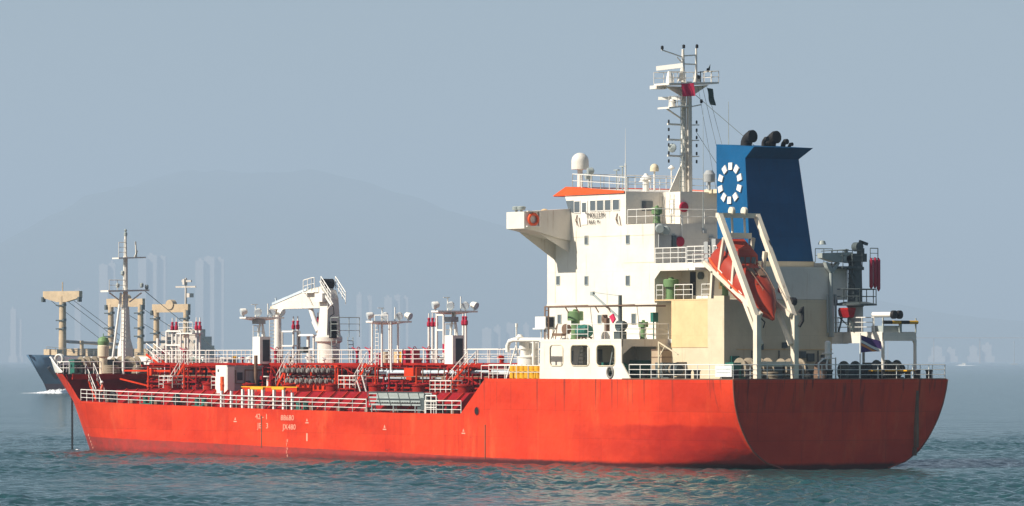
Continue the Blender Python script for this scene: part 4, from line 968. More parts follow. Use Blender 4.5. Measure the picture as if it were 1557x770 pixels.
for (x, y, c) in ((1.3, -5.6, 1.1), (1.4, -3.6, .9)): build(MB().bx(x, x+.9, y-c/2, y+c/2, 6.37, 7.1).bx(x+.2, x+.7, y-c/2+.1, y+c/2-.1, 7.1, 7.45), 'roller_fairlead', M['black'], ship)
mb = MB(); mb.lathe((1.9, .3, 6.37), [(.62, 0), (.66, .3), (.6, 1.1), (.5, 1.3)], 16); build(mb, 'capstan', M['rust'], ship)
mb = MB(); mb.path([(1.0, 1.3, 6.37), (1.3, 1.1, 7.6), (1.4, .6, 7.9), (1.4, .2, 7.95)], .07, 6); mb.path([(1.0, .5, 6.37), (1.3, .4, 7.5), (1.4, .2, 7.9)], .07, 6); mb.path([(1.4, -.5, 6.37), (1.4, -.5, 8.0)], .05, 6); mb.lathe((1.7, .0, 7.9), [(.55, 0), (.55, .06), (.2, .08), (.2, .35), (.42, .36), (.42, .42), (.22, .45), (.22, 1.2), (.1, 1.3)], 12); build(mb, 'goose_neck_vent', M['white_clean'], ship)
mb = MB(); mb.lathe((4.5, -4.6, 7.0), [(.75, 0), (.75, .12), (.3, .14), (.3, 1.0), (.75, 1.02), (.75, 1.15)], 16, (0, 1, 0)); mb.bx(4.1, 4.9, -4.7, -3.5, 6.37, 7.0); build(mb, 'hose_reel', M['dark_grey'], ship)
for k, (x, y) in enumerate(((1.6, 6.5), (1.5, 5.2), (2.0, 8.6))):
    mb = MB()
    for i in range(5): mb.torus((x+.03*i, y-.02*i, 6.46+.11*i), .52-.05*(i % 2), .075, (0, 0, 1), 16, 6)
    tag(build(mb, 'rope_coil', M['rope']), ['coil of tan mooring rope on the poop inside the davit posts', 'coil of tan mooring rope between the two davit posts', 'coil of tan mooring rope at the port stern corner'][k], 'rope coil', 'rope coils on the poop')
wj = MB(); wj.tube((10.0, 9.0, 6.38), (10.0, 9.0, 9.15), .08, 6); wj.bar((10.0, 9.0, 9.1), (7.6, 9.0, 8.2), .08); wj.bar((10.0, 9.0, 8.0), (9.2, 9.0, 8.85), .06); build(wj, 'stores_davit', M['pale'], ship)
build(MB().lathe((6.42, 5.0, 7.4), [(.3, 0), (.3, .35)], 10, (0, 1, 0)).bx(6.3, 6.45, 4.5, 5.2, 7.2, 8.1), 'telephone_hood', M['sea_green'], ship)
mb = MB()
for y, z, s in ((-1.2, 8.2, .25), (-1.9, 8.0, .3), (.4, 8.9, .2), (2.6, 8.8, .25), (-3.2, 7.9, .3), (3.9, 7.4, .4)): mb.bx(6.3, 6.5, y-s, y+s, z-s, z+s)
for y in (-2.6, .9, 3.3): mb.tube((6.42, y, 6.4), (6.42, y, 8.5), .05, 5)
build(mb, 'wall_fitting', M['dark_grey'], cas)
for k, y in enumerate((4.1, 3.3)): tag(build(MB().lathe((5.6, y, 6.37), [(.28, 0), (.29, .02), (.29, .3), (.27, .32), (.29, .34), (.29, .62), (.27, .64), (.29, .9), (.25, .93)], 12), 'oil_drum', M['blue' if k else 'rust']), ['dark rusty drum behind the near davit post', 'small blue drum behind the far davit post'][k], 'drum')

# ------------------------------------------------------------------ lifeboat davit (welded to the ship) and free-fall boat
dv = MB(); yp, ys = 7.18, 3.9
for y in (yp, ys): dv.bx(.12, .58, y-.19, y+.19, 6.36, 11.0)
for y in (yp, ys): dv.bar((.3, y, 10.6), (5.0, y, 18.25), .36, .40)
dv.bar((5.0, yp+.2, 18.2), (5.0, ys-.2, 18.2), .36, .34); dv.bx(.2, .5, ys, yp, 7.35, 7.7)
davit = build(dv, 'lifeboat_davit', M['white_rusty'], ship)
mb = MB()
for y in (yp-.35, ys+.35):
    mb.bar((.35, y, 11.0), (7.4, y, 14.85), .24, .32); mb.bar((2.35, y, 12.0), (.35, y, 8.9), .26, .3); mb.bar((3.9, y, 12.9), (3.5, y, 15.6), .24)
    mb.bar((5.6, y, 13.8), (4.9, y, 16.6), .22)
    mb.bar((6.3, y, 14.2), (6.5, y, 12.25), .24); 
mb.bar((2.6, yp-.3, 12.1), (2.6, ys+.3, 12.1), .22); mb.bar((6.2, yp-.3, 14.1), (6.2, ys+.3, 14.1), .22)
build(mb, 'launching_rail', M['white_rusty'], davit)
mb = MB()
for s in (-.55, .55):
    mb.lathe((5.0, 5.54+s-.15, 18.5), [(.26, 0), (.32, .05), (.32, .25), (.26, .3)], 12, (0, 1, 0)); mb.bar((5.0, 5.54+s, 18.2), (4.9, 5.54+s, 16.9), .12); mb.tube((4.9, 5.54+s*1.6, 16.9), (4.9, 5.54+s*1.6, 15.8), .035, 5)
mb.bx(4.75, 5.05, 4.5, 6.6, 16.55, 16.95); build(mb, 'hoisting_gear', M['white_rusty'], davit)
mb = MB(); mb.path([(.05, ys-.2, 11.2), (.0, ys-.45, 11.6), (.0, ys-.45, 10.6), (.05, ys-.2, 10.2)], .12, 6); mb.lathe((1.0, ys-.5, 12.0), [(.3, 0), (.3, .4)], 10, (0, 1, 0)); mb.path([(3.6, ys-.1, 16.4), (2.6, ys-.3, 14.2), (1.5, ys-.3, 12.6)], .05, 5); mb.path([(.35, yp-.3, 10.8), (.1, yp-.5, 10.5), (.3, yp-.5, 10.1)], .05, 5); build(mb, 'hydraulic_hose', M['black'], davit)
mb = MB(); mb.rail([(8.0, 7.4, 14.5), (8.0, 5.4, 14.5)], 1.0, 3, .9); mb.bx(7.6, 8.4, 5.3, 7.5, 14.3, 14.5); build(mb, 'boarding_platform', M['white_clean'], davit)
lb = thing('lifeboat', 'orange enclosed free-fall lifeboat tilted nose down on its white davit', 'lifeboat', (3.2, 5.54, 12.0))
A0 = Vector((7.45, 5.54, 14.75)); A1 = Vector((1.05, 5.54, 10.55)); ax = (A1-A0).normalized(); upv = Vector((0, 1, 0)).cross(ax).normalized()
if upv.z < 0: upv = -upv
LBL = (A1-A0).length
def LB(u, y, n): p = A0 + ax*(u*LBL) + upv*n; return (p.x, p.y + y, p.z)
st_ = [(0, .95, -.25, 1.5), (.05, 1.15, -.3, 1.75), (.15, 1.32, -.35, 1.95), (.35, 1.42, -.38, 2.05), (.55, 1.40, -.36, 2.02), (.70, 1.28, -.30, 1.92), (.80, 1.05, -.22, 1.7), (.90, .66, -.08, 1.35), (.97, .27, .08, .95), (1.03, .03, .2, .5)]
mb = MB(); ng = 20
for u, b_, k0, k1 in st_:
    g_ = .42*(k1-k0) + k0
    for j in range(ng):
        a = 2*math.pi*j/ng; c_, s_ = math.cos(a), math.sin(a)
        y = b_*math.copysign(abs(c_)**.75, c_); n_ = g_ + ((k1-g_) if s_ > 0 else (g_-k0))*math.copysign(abs(s_)**.85, s_)
        mb.v.append(LB(u, y, n_))
for i in range(len(st_)-1):
    for j in range(ng): mb.f.append((i*ng+j, i*ng+(j+1)%ng, (i+1)*ng+(j+1)%ng, (i+1)*ng+j)); mb.sm.append(True)
mb.f.append(tuple(reversed(range(ng)))); mb.sm.append(False)
build(mb, 'hull', M['boat'], lb)
mb = MB(); mb.path([LB(u, b_+.02, .42*(k1-k0)+k0) for u, b_, k0, k1 in st_], .075, 6); mb.path([LB(u, -b_-.02, .42*(k1-k0)+k0) for u, b_, k0, k1 in st_], .075, 6); build(mb, 'rubbing_strake', M['orange'], lb)
rows = [[LB(u0, y, n_) for u0, y in ((a0, -w_), (a1, -w_*.95), (a1, w_*.95), (a0, w_))] for a0, a1, w_, n_ in ((.03, .42, .98, 1.7), (.07, .36, .92, 2.5), (.11, .31, .72, 2.68))]
tu = build(loft(rows), 'steering_turret', M['boat'], lb)
mb = MB()
def quad(pts): mb.add(pts, [(0, 1, 2, 3)])
for y0 in (-.75, -.25, .25): quad([LB(.405, y0+.04, 1.95), LB(.405, y0+.46, 1.95), LB(.372, y0+.42, 2.4), LB(.372, y0+.08, 2.4)])
for sy in (1, -1):
    for a in (.12, .24): quad([LB(a, sy*.985, 1.95), LB(a+.09, sy*.985, 1.95), LB(a+.085, sy*.945, 2.4), LB(a, sy*.945, 2.4)])
build(mb, 'window', M['glass'], tu)
mb = MB()
for sy in (.62, -.62):
    mb.path([LB(.42, sy, 2.25), LB(.62, sy, 2.16), LB(.82, sy*.8, 1.85)], .035, 5)
    for u in (.42, .52, .62, .72, .82): mb.tube(LB(u, sy*(1 if u < .8 else .8), 1.75), LB(u, sy*(1 if u < .8 else .8), 2.2 if u < .7 else 1.9), .03, 5)
mb.path([LB(.1, .95, 2.0), LB(.1, .5, 2.75), LB(.1, -.5, 2.75), LB(.1, -.95, 2.0)], .035, 5); build(mb, 'grab_rail', M['rust'], lb)
mb = MB()
for u in (.3, .48, .66, .82): 
    for sy in (1, -1): q = np.interp(u, [s[0] for s in st_], [s[1] for s in st_]); mb.tube(LB(u-.04, sy*(q+.0), .75), LB(u+.02, sy*(q+.0), .75), .035, 5)
build(mb, 'reflective_strip', M['white_clean'], lb)
build(MB().bar(LB(.5, -.32, 2.06), LB(.62, -.32, 2.0), .5, .1).bar(LB(.5, .3, 2.06), LB(.6, .3, 2.0), .4, .1), 'hatch', M['rust'], lb)

# ------------------------------------------------------------------ starboard quarter: platform, stores crane, flag
mb = MB(); mb.bx(1.66, 9.0, -4.95, -4.9, 9.04, 9.86); mb.bx(1.66, 1.7, -7.95, -4.9, 9.2, 9.86); mb.bx(1.7, 9.0, -8.0, -4.92, 9.4, 9.5)
mb.bx(6.5, 9.0, -5.4, -3.9, 9.0, 9.86)
for y in (-5.0, -7.9): mb.tube((1.75, y, 6.38), (1.75, y, 9.3), .12, 8)
mb.path([(1.75, -7.9, 9.0), (1.75, -7.75, 9.3), (1.75, -7.3, 9.4)], .12, 8); mb.tube((8.0, -7.9, 6.38), (8.0, -7.9, 9.4), .1, 8); mb.bx(2.2, 3.4, -6.4, -5.2, 6.36, 6.5)
qp = build(mb, 'stern_platform', M['white'], ship)
mb = MB(); mb.rail([(8.6, -4.92, 9.86), (2.7, -4.92, 9.86)], 1.05, 3, 1.4, .035); build(mb, 'railing', M['white_clean'], qp)
mb = MB()
for k in range(8): mb.lathe((1.6, -4.9-.39*k, 10.55), [(.13, 0), (.13, .39)], 10, (0, -1, 0))
nf = len(mb.f)//8; cb_ = build(mb, 'striped_bar', [M['black'], M['yellow']], qp)
for i, p in enumerate(cb_.data.polygons): p.material_index = (i//nf)//2 % 2
mb = MB()
for y in (-4.95, -7.9): mb.tube((1.66, y, 9.8), (1.66, y, 10.85), .06, 6)
mb.tube((1.66, -6.5, 9.8), (1.66, -6.5, 10.5), .12, 6); mb.bx(2.0, 3.4, -6.8, -5.2, 9.86, 10.3); build(mb, 'bar_stand', M['ladder_grey'], qp)
mb = MB(); mb.lathe((3.2, -5.2, 11.1), [(.2, 0), (.2, 1.75)], 14, (-1, -.25, 0)); mb.tube((3.2, -5.2, 9.9), (3.2, -5.2, 10.9), .05, 6); mb.tube((2.3, -5.4, 9.9), (2.3, -5.4, 10.9), .05, 6)
wt = build(mb, 'blower_duct', M['white_clean'], qp); build(MB().lathe((1.5, -5.62, 11.1), [(.24, 0), (.31, .05), (.31, .3), (.2, .34)], 14, (-1, -.3, 0)).lathe((1.6, -6.2, 11.1), [(.24, 0), (.31, .05), (.31, .3), (.2, .34)], 14, (-1, -.3, 0)), 'end_cap', M['black'], wt)
cx, cy = 6.33, -5.9
mb = MB(); mb.lathe((cx, cy, 9.4), [(.60, 0), (.58, 2.3), (.66, 2.35), (.54, 2.5), (.50, 5.0)], 18); mb.lathe((cx, cy, 14.4), [(.66, 0), (.66, .2), (.5, .3), (.42, 1.1)], 16)
cp = build(mb, 'stores_crane', [M['grey'], M['dark_grey']], ship)
for p in cp.data.polygons:
    if p.center.z > 2.3: p.material_index = 1
mb = MB(); mb.lathe((cx, cy, 11.78), [(.8, 0), (1.6, .02), (1.6, .14), (.8, .3)], 8); mb.rail([(cx+1.5*math.cos(a), cy+1.6*math.sin(a), 11.94) for a in [2*math.pi*k/8+.4 for k in range(9)]], 1.05, 2, 1.4, .035); build(mb, 'working_platform', M['dark_grey'], cp)
mb = MB(); mb.bx(cx-.6, cx+.8, -6.1, -4.3, 14.5, 14.66); mb.rail([(cx-.6, -6.1, 14.66), (cx-.6, -4.35, 14.66), (cx+.8, -4.35, 14.66)], 1.15, 3, .8, .03); mb.rail([(cx-.5, -6.9, 14.9), (cx-.5, -7.6, 14.9), (cx-.5, -7.6, 13.5)], 1.1, 3, .7, .03)
mb.ladder((cx-.5, -5.1, 11.9), (cx-.5, -5.1, 14.5), (0, 1, 0), .5, .03); mb.bar((cx-.4, -5.3, 14.5), (cx-.4, -6.1, 13.1), .14); mb.bar((cx-.5, -5.0, 14.4), (cx-.5, -5.8, 12.6), .1); build(mb, 'upper_platform', M['dark_grey'], cp)
mb = MB(); mb.bx(cx-.5, cx+.5, -6.6, -5.3, 15.0, 15.6); mb.lathe((cx-.3, -6.1, 16.1), [(.34, 0), (.34, .6)], 14, (1, 0, 0)); mb.lathe((cx-.3, -5.2, 15.2), [(.30, 0), (.30, .6)], 12, (1, 0, 0)); mb.bar((cx, -6.2, 15.2), (cx, -6.5, 16.5), .2); mb.bar((cx, -6.3, 16.5), (cx, -7.0, 16.3), .2); mb.bx(cx-.2, cx+.2, -6.6, -6.2, 15.2, 16.0); mb.bar((cx, -5.0, 15.9), (cx, -5.5, 14.8), .2); build(mb, 'hoist_machinery', M['dark_grey'], cp)
mb = MB(); mb.prism([(cx-.3, -5.4, 15.7), (cx-.3, -5.4, 14.95), (cx-.3, -3.8, 14.95), (cx-.3, -2.7, 15.25), (cx-.3, -2.7, 15.6)], (.6, 0, 0)); mb.tube((cx, -5.3, 15.9), (cx, -2.8, 15.75), .035, 5); build(mb, 'jib', M['ladder_grey'], cp)
mb = MB(); mb.prism([(cx-.2, -4.4, 14.9), (cx-.2, -4.1, 14.5), (cx-.2, -3.8, 14.2), (cx-.2, -3.55, 14.2), (cx-.2, -3.3, 14.5), (cx-.2, -3.1, 14.95), (cx-.2, -3.3, 14.95), (cx-.2, -3.7, 14.5), (cx-.2, -4.2, 14.95)], (.4, 0, 0)); mb.tube((cx, -3.7, 14.3), (cx, -3.7, 12.6), .14, 8); mb.tube((cx, -3.7, 12.6), (cx, -3.75, 9.5), .22, 10); mb.tube((cx-.1, -3.3, 12.6), (cx-.3, -3.2, 9.8), .07, 6); mb.tube((cx, -4.1, 12.6), (cx, -4.15, 9.8), .09, 6); build(mb, 'jib_crutch', M['ladder_grey'], ship)
for k, (y, z0, z1) in enumerate(((-6.95, 13.1, 15.2), (-7.3, 13.15, 15.25), (-7.62, 12.95, 15.2))):
    o = tag(build(MB().lathe((cx-.55, y, z0), [(.04, -.1), (.09, 0), (.14, .08), (.14, z1-z0-.08), (.09, z1-z0), (.04, z1-z0+.1)], 12), 'red_fender', M['cyl_red']), ['crimson tube hanging on the stores crane, nearest its post', 'crimson tube hanging on the stores crane, middle of three', 'crimson tube hanging on the stores crane, outermost of three'][k], 'fender', 'crimson tubes hung on the stores crane')
rb = thing('rescue_boat', 'small dull red rescue boat under its cover by the stores crane', 'boat', (5.6, -4.6, 10.6))
rws = [[LBx for LBx in [(x, -4.6 - w_, z1), (x, -4.6 - w_*.6, z0), (x, -4.6 + w_*.6, z0), (x, -4.6 + w_, z1)]] for x, w_, z0, z1 in ((6.5, .15, 11.1, 11.5), (6.1, .4, 10.95, 11.5), (5.2, .42, 10.9, 11.5), (5.0, .35, 11.0, 11.5))]
build(loft(rws), 'hull', M['red_deck'], rb); build(MB().prism([(6.45, -4.6, 11.5), (6.1, -4.22, 11.5), (5.0, -4.25, 11.5), (5.0, -4.95, 11.5), (6.1, -4.98, 11.5)], (0, 0, .12)), 'cover', M['red'], rb)
mb = MB(); mb.bar((6.2, -4.3, 9.86), (6.2, -4.6, 10.9), .1); mb.bar((5.1, -4.9, 9.86), (5.3, -4.6, 10.95), .14); mb.bar((6.1, -4.3, 10.9), (5.1, -4.9, 9.9), .08); build(mb, 'rescue_boat_cradle', M['dark_grey'], qp)
build(MB().lathe((7.3, -3.62, 16.26), [(.3, 0), (.22, .25), (.1, .3)], 10).tube((7.3, -3.9, 12.2), (7.3, -3.6, 14.0), .06, 5).tube((7.3, -4.3, 12.2), (7.3, -3.6, 14.0), .06, 5), 'floodlight', M['ladder_grey'], cas)
mb = MB(); mb.rail([(6.6, -3.0, Z3), (6.6, -3.85, Z3), (9, -3.85, Z3)], 1.05, 2, .9, .025); mb.rail([(6.6, 5.2, Z3), (6.6, -3.0, Z3)], 1.05, 2, 1.6, .022); build(mb, 'railing', M['ladder_grey'], cas)
build(MB().path([(6.7, 1.0, 12.3), (6.7, .9, 13.0), (6.7, .5, 13.3), (6.7, .6, 12.4)], .1, 6).lathe((6.6, .7, 12.9), [(.25, 0), (.25, .2)], 10, (-1, 0, 0)), 'fire_valve', M['cyl_red'], cas)
fs = MB(); fs.tube((.2, -1.8, 6.4), (.2, -1.8, 9.75), .045, 6); build(fs, 'flagstaff', M['white_clean'], ship)
def flag_mesh(o, du, dv, nu=10, nvv=6, wave=.12, tri=False):
    """cloth hanging in soft folds from its hoist"""
    mb = MB(); o = Vector(o); du = Vector(du); dv_ = Vector(dv); nrm = du.cross(dv_).normalized()
    for i in range(nu+1):
        for j in range(nvv+1):
            u = i/nu; v = j/nvv; k = (1-u*.75) if tri else 1
            mb.v.append(tuple(o + du*u + dv_*((v-.5)*k + .5 + (.12*u if not tri else 0)) + nrm*(wave*math.sin(u*7+v*1.5)*u)))
    for i in range(nu):
        for j in range(nvv): mb.f.append((i*(nvv+1)+j, (i+1)*(nvv+1)+j, (i+1)*(nvv+1)+j+1, i*(nvv+1)+j+1)); mb.sm.append(True)
    return mb
m, t, b = nodes('ensign_cloth'); tc = N(t, 'ShaderNodeTexCoord'); sp_ = N(t, 'ShaderNodeSeparateXYZ'); L(t, tc.outputs['Generated'], sp_.inputs[0])
d1 = mth(t, 'ADD', mth(t, 'MULTIPLY', sp_.outputs[1], -.55), sp_.outputs[2])
band = mth(t, 'MULTIPLY', ramp(t, d1, .02, .05), ramp(t, d1, .20, .16)); band2 = mth(t, 'MULTIPLY', ramp(t, d1, -.16, -.13), ramp(t, d1, .02, -.01))
cc = mix(t, band, (0.05, 0.018, 0.12), (.7, .68, .65)); cc = mix(t, band2, cc, (.65, .22, .06))
L(t, cc, b.inputs['Base Color']); b.inputs['Roughness'].default_value = .85; M['ensign'] = m
fe = flag_mesh((.2, -1.87, 8.35), (-.25, -1.55, -.0), (0, 0, 1.25), 12, 6, .14)
mb = MB(); base_z = 8.35
fe.v = [(x, y, z - 0.42*((-1.87-y)/1.55)*((z-8.35)/1.25)*1.3) for x, y, z in fe.v]
tag(build(fe, 'ensign', M['ensign']), 'small purple ensign with a pale diagonal band flying at the stern', 'flag')

# ------------------------------------------------------------------ radar mast
mx, my = 19.4, 0.0
mb = MB(); mb.tube((mx, .28, 20.3), (mx, .28, 28.6), .24, 10, .19); mb.tube((mx, -.22, 20.3), (mx, -.22, 28.6), .24, 10, .19); mb.tube((mx-.3, .05, 20.3), (mx-.3, .05, 28.4), .09, 6)
mb.prism([(mx, .5, 20.3), (mx, 1.6, 20.3), (mx, .5, 22.4)], (.1, 0, 0)); mb.prism([(mx+.5, 0, 20.3), (mx+1.4, 0, 20.3), (mx+.1, 0, 22.5)], (0, .1, 0))
mb.tube((mx, .35, 28.5), (mx, .35, 31.0), .17, 8, .10); mb.tube((mx, -.85, 28.5), (mx, -.85, 31.1), .10, 8, .07); mb.bar((mx, .4, 30.5), (mx, -.9, 30.6), .1); mb.bar((mx, .4, 29.9), (mx, -.9, 29.9), .1)
mb.prism([(mx, .1, 28.6), (mx, .75, 28.6), (mx, .35, 30.0)], (.12, 0, 0)); mb.prism([(mx, -1.3, 28.6), (mx, -.7, 28.6), (mx, -.85, 29.4)], (.12, 0, 0)); mb.bar((mx, .35, 30.4), (mx, 2.3, 30.9), .08); mb.bar((mx, .35, 29.9), (mx, .9, 30.4), .06)
mast = build(mb, 'radar_mast', M['white'], ship)
mb = MB(); mb.prism([(mx-1.0, 2.3, 28.25), (mx+1.0, 2.3, 28.25), (mx+1.0, -2.2, 28.45), (mx-1.0, -2.2, 28.45)], (0, 0, .14)); mb.prism([(mx, .2, 28.2), (mx, -2.0, 28.4), (mx, -.25, 27.4)], (.1, 0, 0)); mb.prism([(mx, .5, 28.2), (mx, 2.0, 28.2), (mx, .5, 27.5)], (.1, 0, 0)); mb.bx(mx+.2, mx+1.1, 1.7, 2.6, 28.0, 28.25)
mb.rail([(mx-1.0, 2.3, 28.4), (mx-1.0, .8, 28.4)], .85, 2, .8, .025); mb.rail([(mx-1.0, -.9, 28.5), (mx-1.0, -2.2, 28.55), (mx+1.0, -2.2, 28.55)], .85, 2, .8, .025); mb.rail([(mx+1.0, 2.3, 28.4), (mx+1.0, -2.2, 28.55)], .85, 2, .9, .025); build(mb, 'mast_platform', M['white'], mast)
mb = MB(); mb.prism([(mx-.7, 2.1, 26.5), (mx+.8, 2.1, 26.5), (mx+.8, .3, 26.7), (mx-.7, .3, 26.7)], (0, 0, .12)); mb.rail([(mx-.7, 2.1, 26.6), (mx-.7, .6, 26.7)], .8, 2, .7, .025); mb.bar((mx, 1.8, 26.5), (mx, .3, 25.7), .1); mb.bar((mx, .3, 26.6), (mx, -1.3, 26.9), .08); build(mb, 'mast_platform', M['white'], mast)
mb = MB(); mb.lathe((mx, 1.55, 28.4), [(.3, 0), (.25, .5), (.15, .9)], 10); ra = build(mb, 'radar_pedestal', M['white_clean'], mast); build(MB().bar((mx+1.0, 2.05, 29.55), (mx-.7, .8, 29.75), .24, .34), 'scanner_bar', M['white_clean'], ra)
mb = MB(); mb.lathe((mx, 1.35, 26.65), [(.28, 0), (.25, .4), (.12, .6)], 10); ra = build(mb, 'radar_pedestal', M['white_clean'], mast); build(MB().bar((mx+.9, 1.95, 27.32), (mx-.5, .9, 27.3), .16, .22), 'scanner_bar', M['white_clean'], ra)
for k, z in enumerate((25.35, 24.2, 23.0)):
    mb = MB(); mb.bar((mx, .3, z), (mx, 1.75, z+.03), .14); mb.bar((mx, -.3, z), (mx, -1.1, z+.03), .08); yd = build(mb, 'yard', M['white'], mast)
    for y in (1.68, -.85):
        l_ = MB(); l_.lathe((mx-.05, y, z+.1), [(.04, 0), (.07, .03), (.07, .22), (.04, .26)], 8); l_.lathe((mx-.05, y, z-.5), [(.04, 0), (.07, .03), (.07, .22), (.04, .26)], 8); build(l_, 'navigation_lamp', M['black'], yd)
mb = MB(); mb.lathe((mx, 1.3, 23.6), [(.05, -.3), (.35, 0), (.35, .1), (.1, .3)], 10, (-.4, 1, .2)); build(mb, 'horn', M['ladder_grey'], mast)
mb = MB()
for y, z in ((2.3, 30.9), (.35, 31.05), (-.85, 31.1), (-1.25, 27.0), (-1.85, 29.35), (1.2, 26.9), (-1.0, 28.8), (1.5, 28.5)): mb.lathe((mx-.1, y, z), [(.06, 0), (.11, .05), (.11, .24), (.05, .3)], 8)
build(mb, 'navigation_lamp', M['black'], mast)
mb = MB(); mb.bar((mx, -1.0, 29.3), (mx, -1.95, 29.45), .06); mb.prism([(mx, -1.7, 29.4), (mx, -2.1, 29.5), (mx, -2.15, 29.95), (mx, -1.9, 29.55)], (.04, 0, 0)); mb.tube((mx, -1.25, 28.5), (mx, -1.25, 29.4), .04, 5); build(mb, 'wind_vane', M['dark_grey'], mast)
mb = MB(); mb.tube((mx-.4, .75, 20.3), (mx-.4, .6, 28.2), .035, 4); mb.ladder((mx-.35, .7, 20.4), (mx-.3, .55, 28.2), (0, 1, 0), .4, .025, .35); build(mb, 'mast_ladder', M['ladder_grey'], mast)
mb = MB(); mb.tube((mx, -.5, 27.8), (11.5, -.5, 23.6), .025, 4); mb.tube((mx, -.8, 24.9), (16.2, -1.9, 20.6), .02, 4); mb.tube((mx, -1.4, 28.3), (16.4, -1.5, 20.5), .018, 4); mb.tube((mx, -1.8, 28.3), (16.2, -2.0, 20.5), .018, 4); mb.tube((mx, -1.0, 28.3), (17.2, -1.1, 20.5), .015, 4)
build(mb, 'halyard', M['dark_grey'], mast)
mb = MB(); mb.tube((16.0, -1.4, 20.3), (16.0, -1.4, 27.0), .04, 5, .02); build(mb, 'whip_aerial', M['ladder_grey'], mast)
mb = MB(); mb.lathe((17.0, -.35, 20.4), [(.1, 0), (.1, .6), (.42, .65), (.45, 1.2), (.25, 1.5)], 12); build(mb, 'radome', M['grey'], mast)
mb = MB()
r_ = random.Random(3)
for k in range(9): p = (15.9 + r_.uniform(-.2, .4), -1.0-.17*k, 20.5); mb.tube(p, (p[0], p[1], p[2]+r_.uniform(.7, 1.3)), .03, 4); mb.ball((p[0], p[1], p[2]+r_.uniform(.4, 1.2)), .09, 6, 4)
build(mb, 'aerial_cluster', M['ladder_grey'], mast)
tag(build(flag_mesh((mx-1.1, 1.15, 27.4), (-.25, -.95, -.05), (.05, .1, .95), 8, 5, .10), 'red_flag', M['flag_red']), 'red flag flying between the two platforms of the tall radar mast', 'flag')
tag(build(flag_mesh((mx-2.0, -.45, 28.05), (-.08, -.12, -1.25), (.05, -.55, -.05), 8, 4, .07), 'signal_flag', M['flag_dark']), 'dark drooping flag under the starboard end of the mast platform', 'flag')

# ------------------------------------------------------------------ cargo deck: central pipe bridge and catwalk
mb = MB(); mb.bx(38, 96.5, .4, 2.6, 7.42, 7.55)
for k in range(30): x = 38.5 + 2.0*k; mb.bx(x-.08, x+.08, -2.6, 3.4, 7.22, 7.42)
mb.bx(38, 96.5, 2.55, 2.65, 7.38, 7.58); mb.bx(38, 96.5, .35, .42, 7.38, 7.58)
cw = build(mb, 'catwalk', M['red'], ship)
p0 = build(MB().bx(38.4, 38.56, 3.25, 3.4, 5.2, 7.3), 'catwalk_post', M['red'], cw); p1 = build(MB().bx(38.4, 38.56, .5, .65, 5.3, 7.3), 'catwalk_post', M['red'], cw)
for k in range(1, 20): move_copy(p0, (3.0*k, 0, 0), cw); move_copy(p1, (3.0*k, 0, 0), cw)
xs_r = [38.5, 46, 54, 62, 70, 78, 87, 96.3]
for a, b_ in zip(xs_r, xs_r[1:]):
    build(MB().rail([(a, 2.55, 7.55), (b_-.15, 2.55, 7.55)], 1.08, 3, 1.45, .032), 'railing', M['white_clean'], cw); build(MB().rail([(a, .45, 7.55), (b_-.15, .45, 7.55)], 1.08, 3, 1.45, .032), 'railing', M['white_clean'], cw)
build(MB().rail([(44, -3.5, 7.5), (62, -3.5, 7.5)], 1.2, 2, 2.0, .03), 'railing', M['white_clean'], ship)
build(MB().bx(39, 95.5, .0, .12, 5.3, 7.2), 'shade_backing_plate', M['red_deck'], ship)  # added plate behind the pipes, so the gaps read as dark shade
def pipe(pts, r, mat): return build(MB().path(pts, r, 8), 'cargo_pipe', M[mat], ship)
build(MB().bx(39, 95.5, -2.8, 3.4, 7.15, 7.2), 'added_sun_shade', M['red_deck'], ship)  # added plate that keeps the sun off the space under the catwalk
pipe([(38, 3.35, 6.85), (61, 3.35, 6.85)], .17, 'pipe'); pipe([(45, 3.5, 6.4), (61, 3.5, 6.4)], .12, 'pipe')
for k, (y, z, r, mt) in enumerate(((2.5, 6.6, .15, 'red'), (2.1, 7.05, .13, 'red'), (1.6, 6.5, .16, 'red_deck'), (1.0, 6.9, .14, 'red_deck'), (-.2, 6.6, .16, 'red_deck'), (-.9, 7.0, .14, 'red'), (-1.6, 6.4, .16, 'red_deck'), (2.9, 6.0, .12, 'red_deck'))):
    pipe([(38.5, y, z), (95, y, z)], r, mt)
pipe([(96, 3.0, 6.85), (75, 3.0, 6.85)], .14, 'orange_red'); pipe([(96, 3.0, 6.1), (80, 3.0, 6.1)], .10, 'orange_red')
# tank valves, crossovers and risers on the trunk
r_ = random.Random(11)
def riser(x, y, h, mt='red'):
    mb = MB(); mb.tube((x, y, 5.2), (x, y, 5.2+h), .09, 7); mb.lathe((x, y, 5.2+h*.45), [(.2, 0), (.2, .1)], 10); mb.lathe((x, y, 5.2+h), [(.05, 0), (.24, .02), (.24, .06), (.05, .08)], 10); mb.lathe((x, y, 5.2+h*.2), [(.18, 0), (.18, .2)], 10); mb.bar((x, y, 5.2+h*.7), (x, y-2.2, 5.2+h*.7), .14)
    return build(mb, 'tank_riser', M[mt], ship)
for k in range(30):
    x = 41 + 1.8*k + r_.uniform(-.5, .5)
    if 63 < x < 72 or 75.5 < x < 80: continue
    riser(x, r_.uniform(3.6, 4.9), r_.uniform(.7, 1.7), r_.choice(['red', 'red', 'orange_red', 'red_deck']))
for k in range(8):
    x = 42 + 6.6*k
    o = build(MB().lathe((x, 5.3, 5.2), [(.5, 0), (.5, .55), (.58, .57), (.58, .66), (.2, .72)], 14).bar((x-.5, 5.3, 5.75), (x+.5, 5.3, 5.95), .08), 'tank_hatch', M['red'], ship)
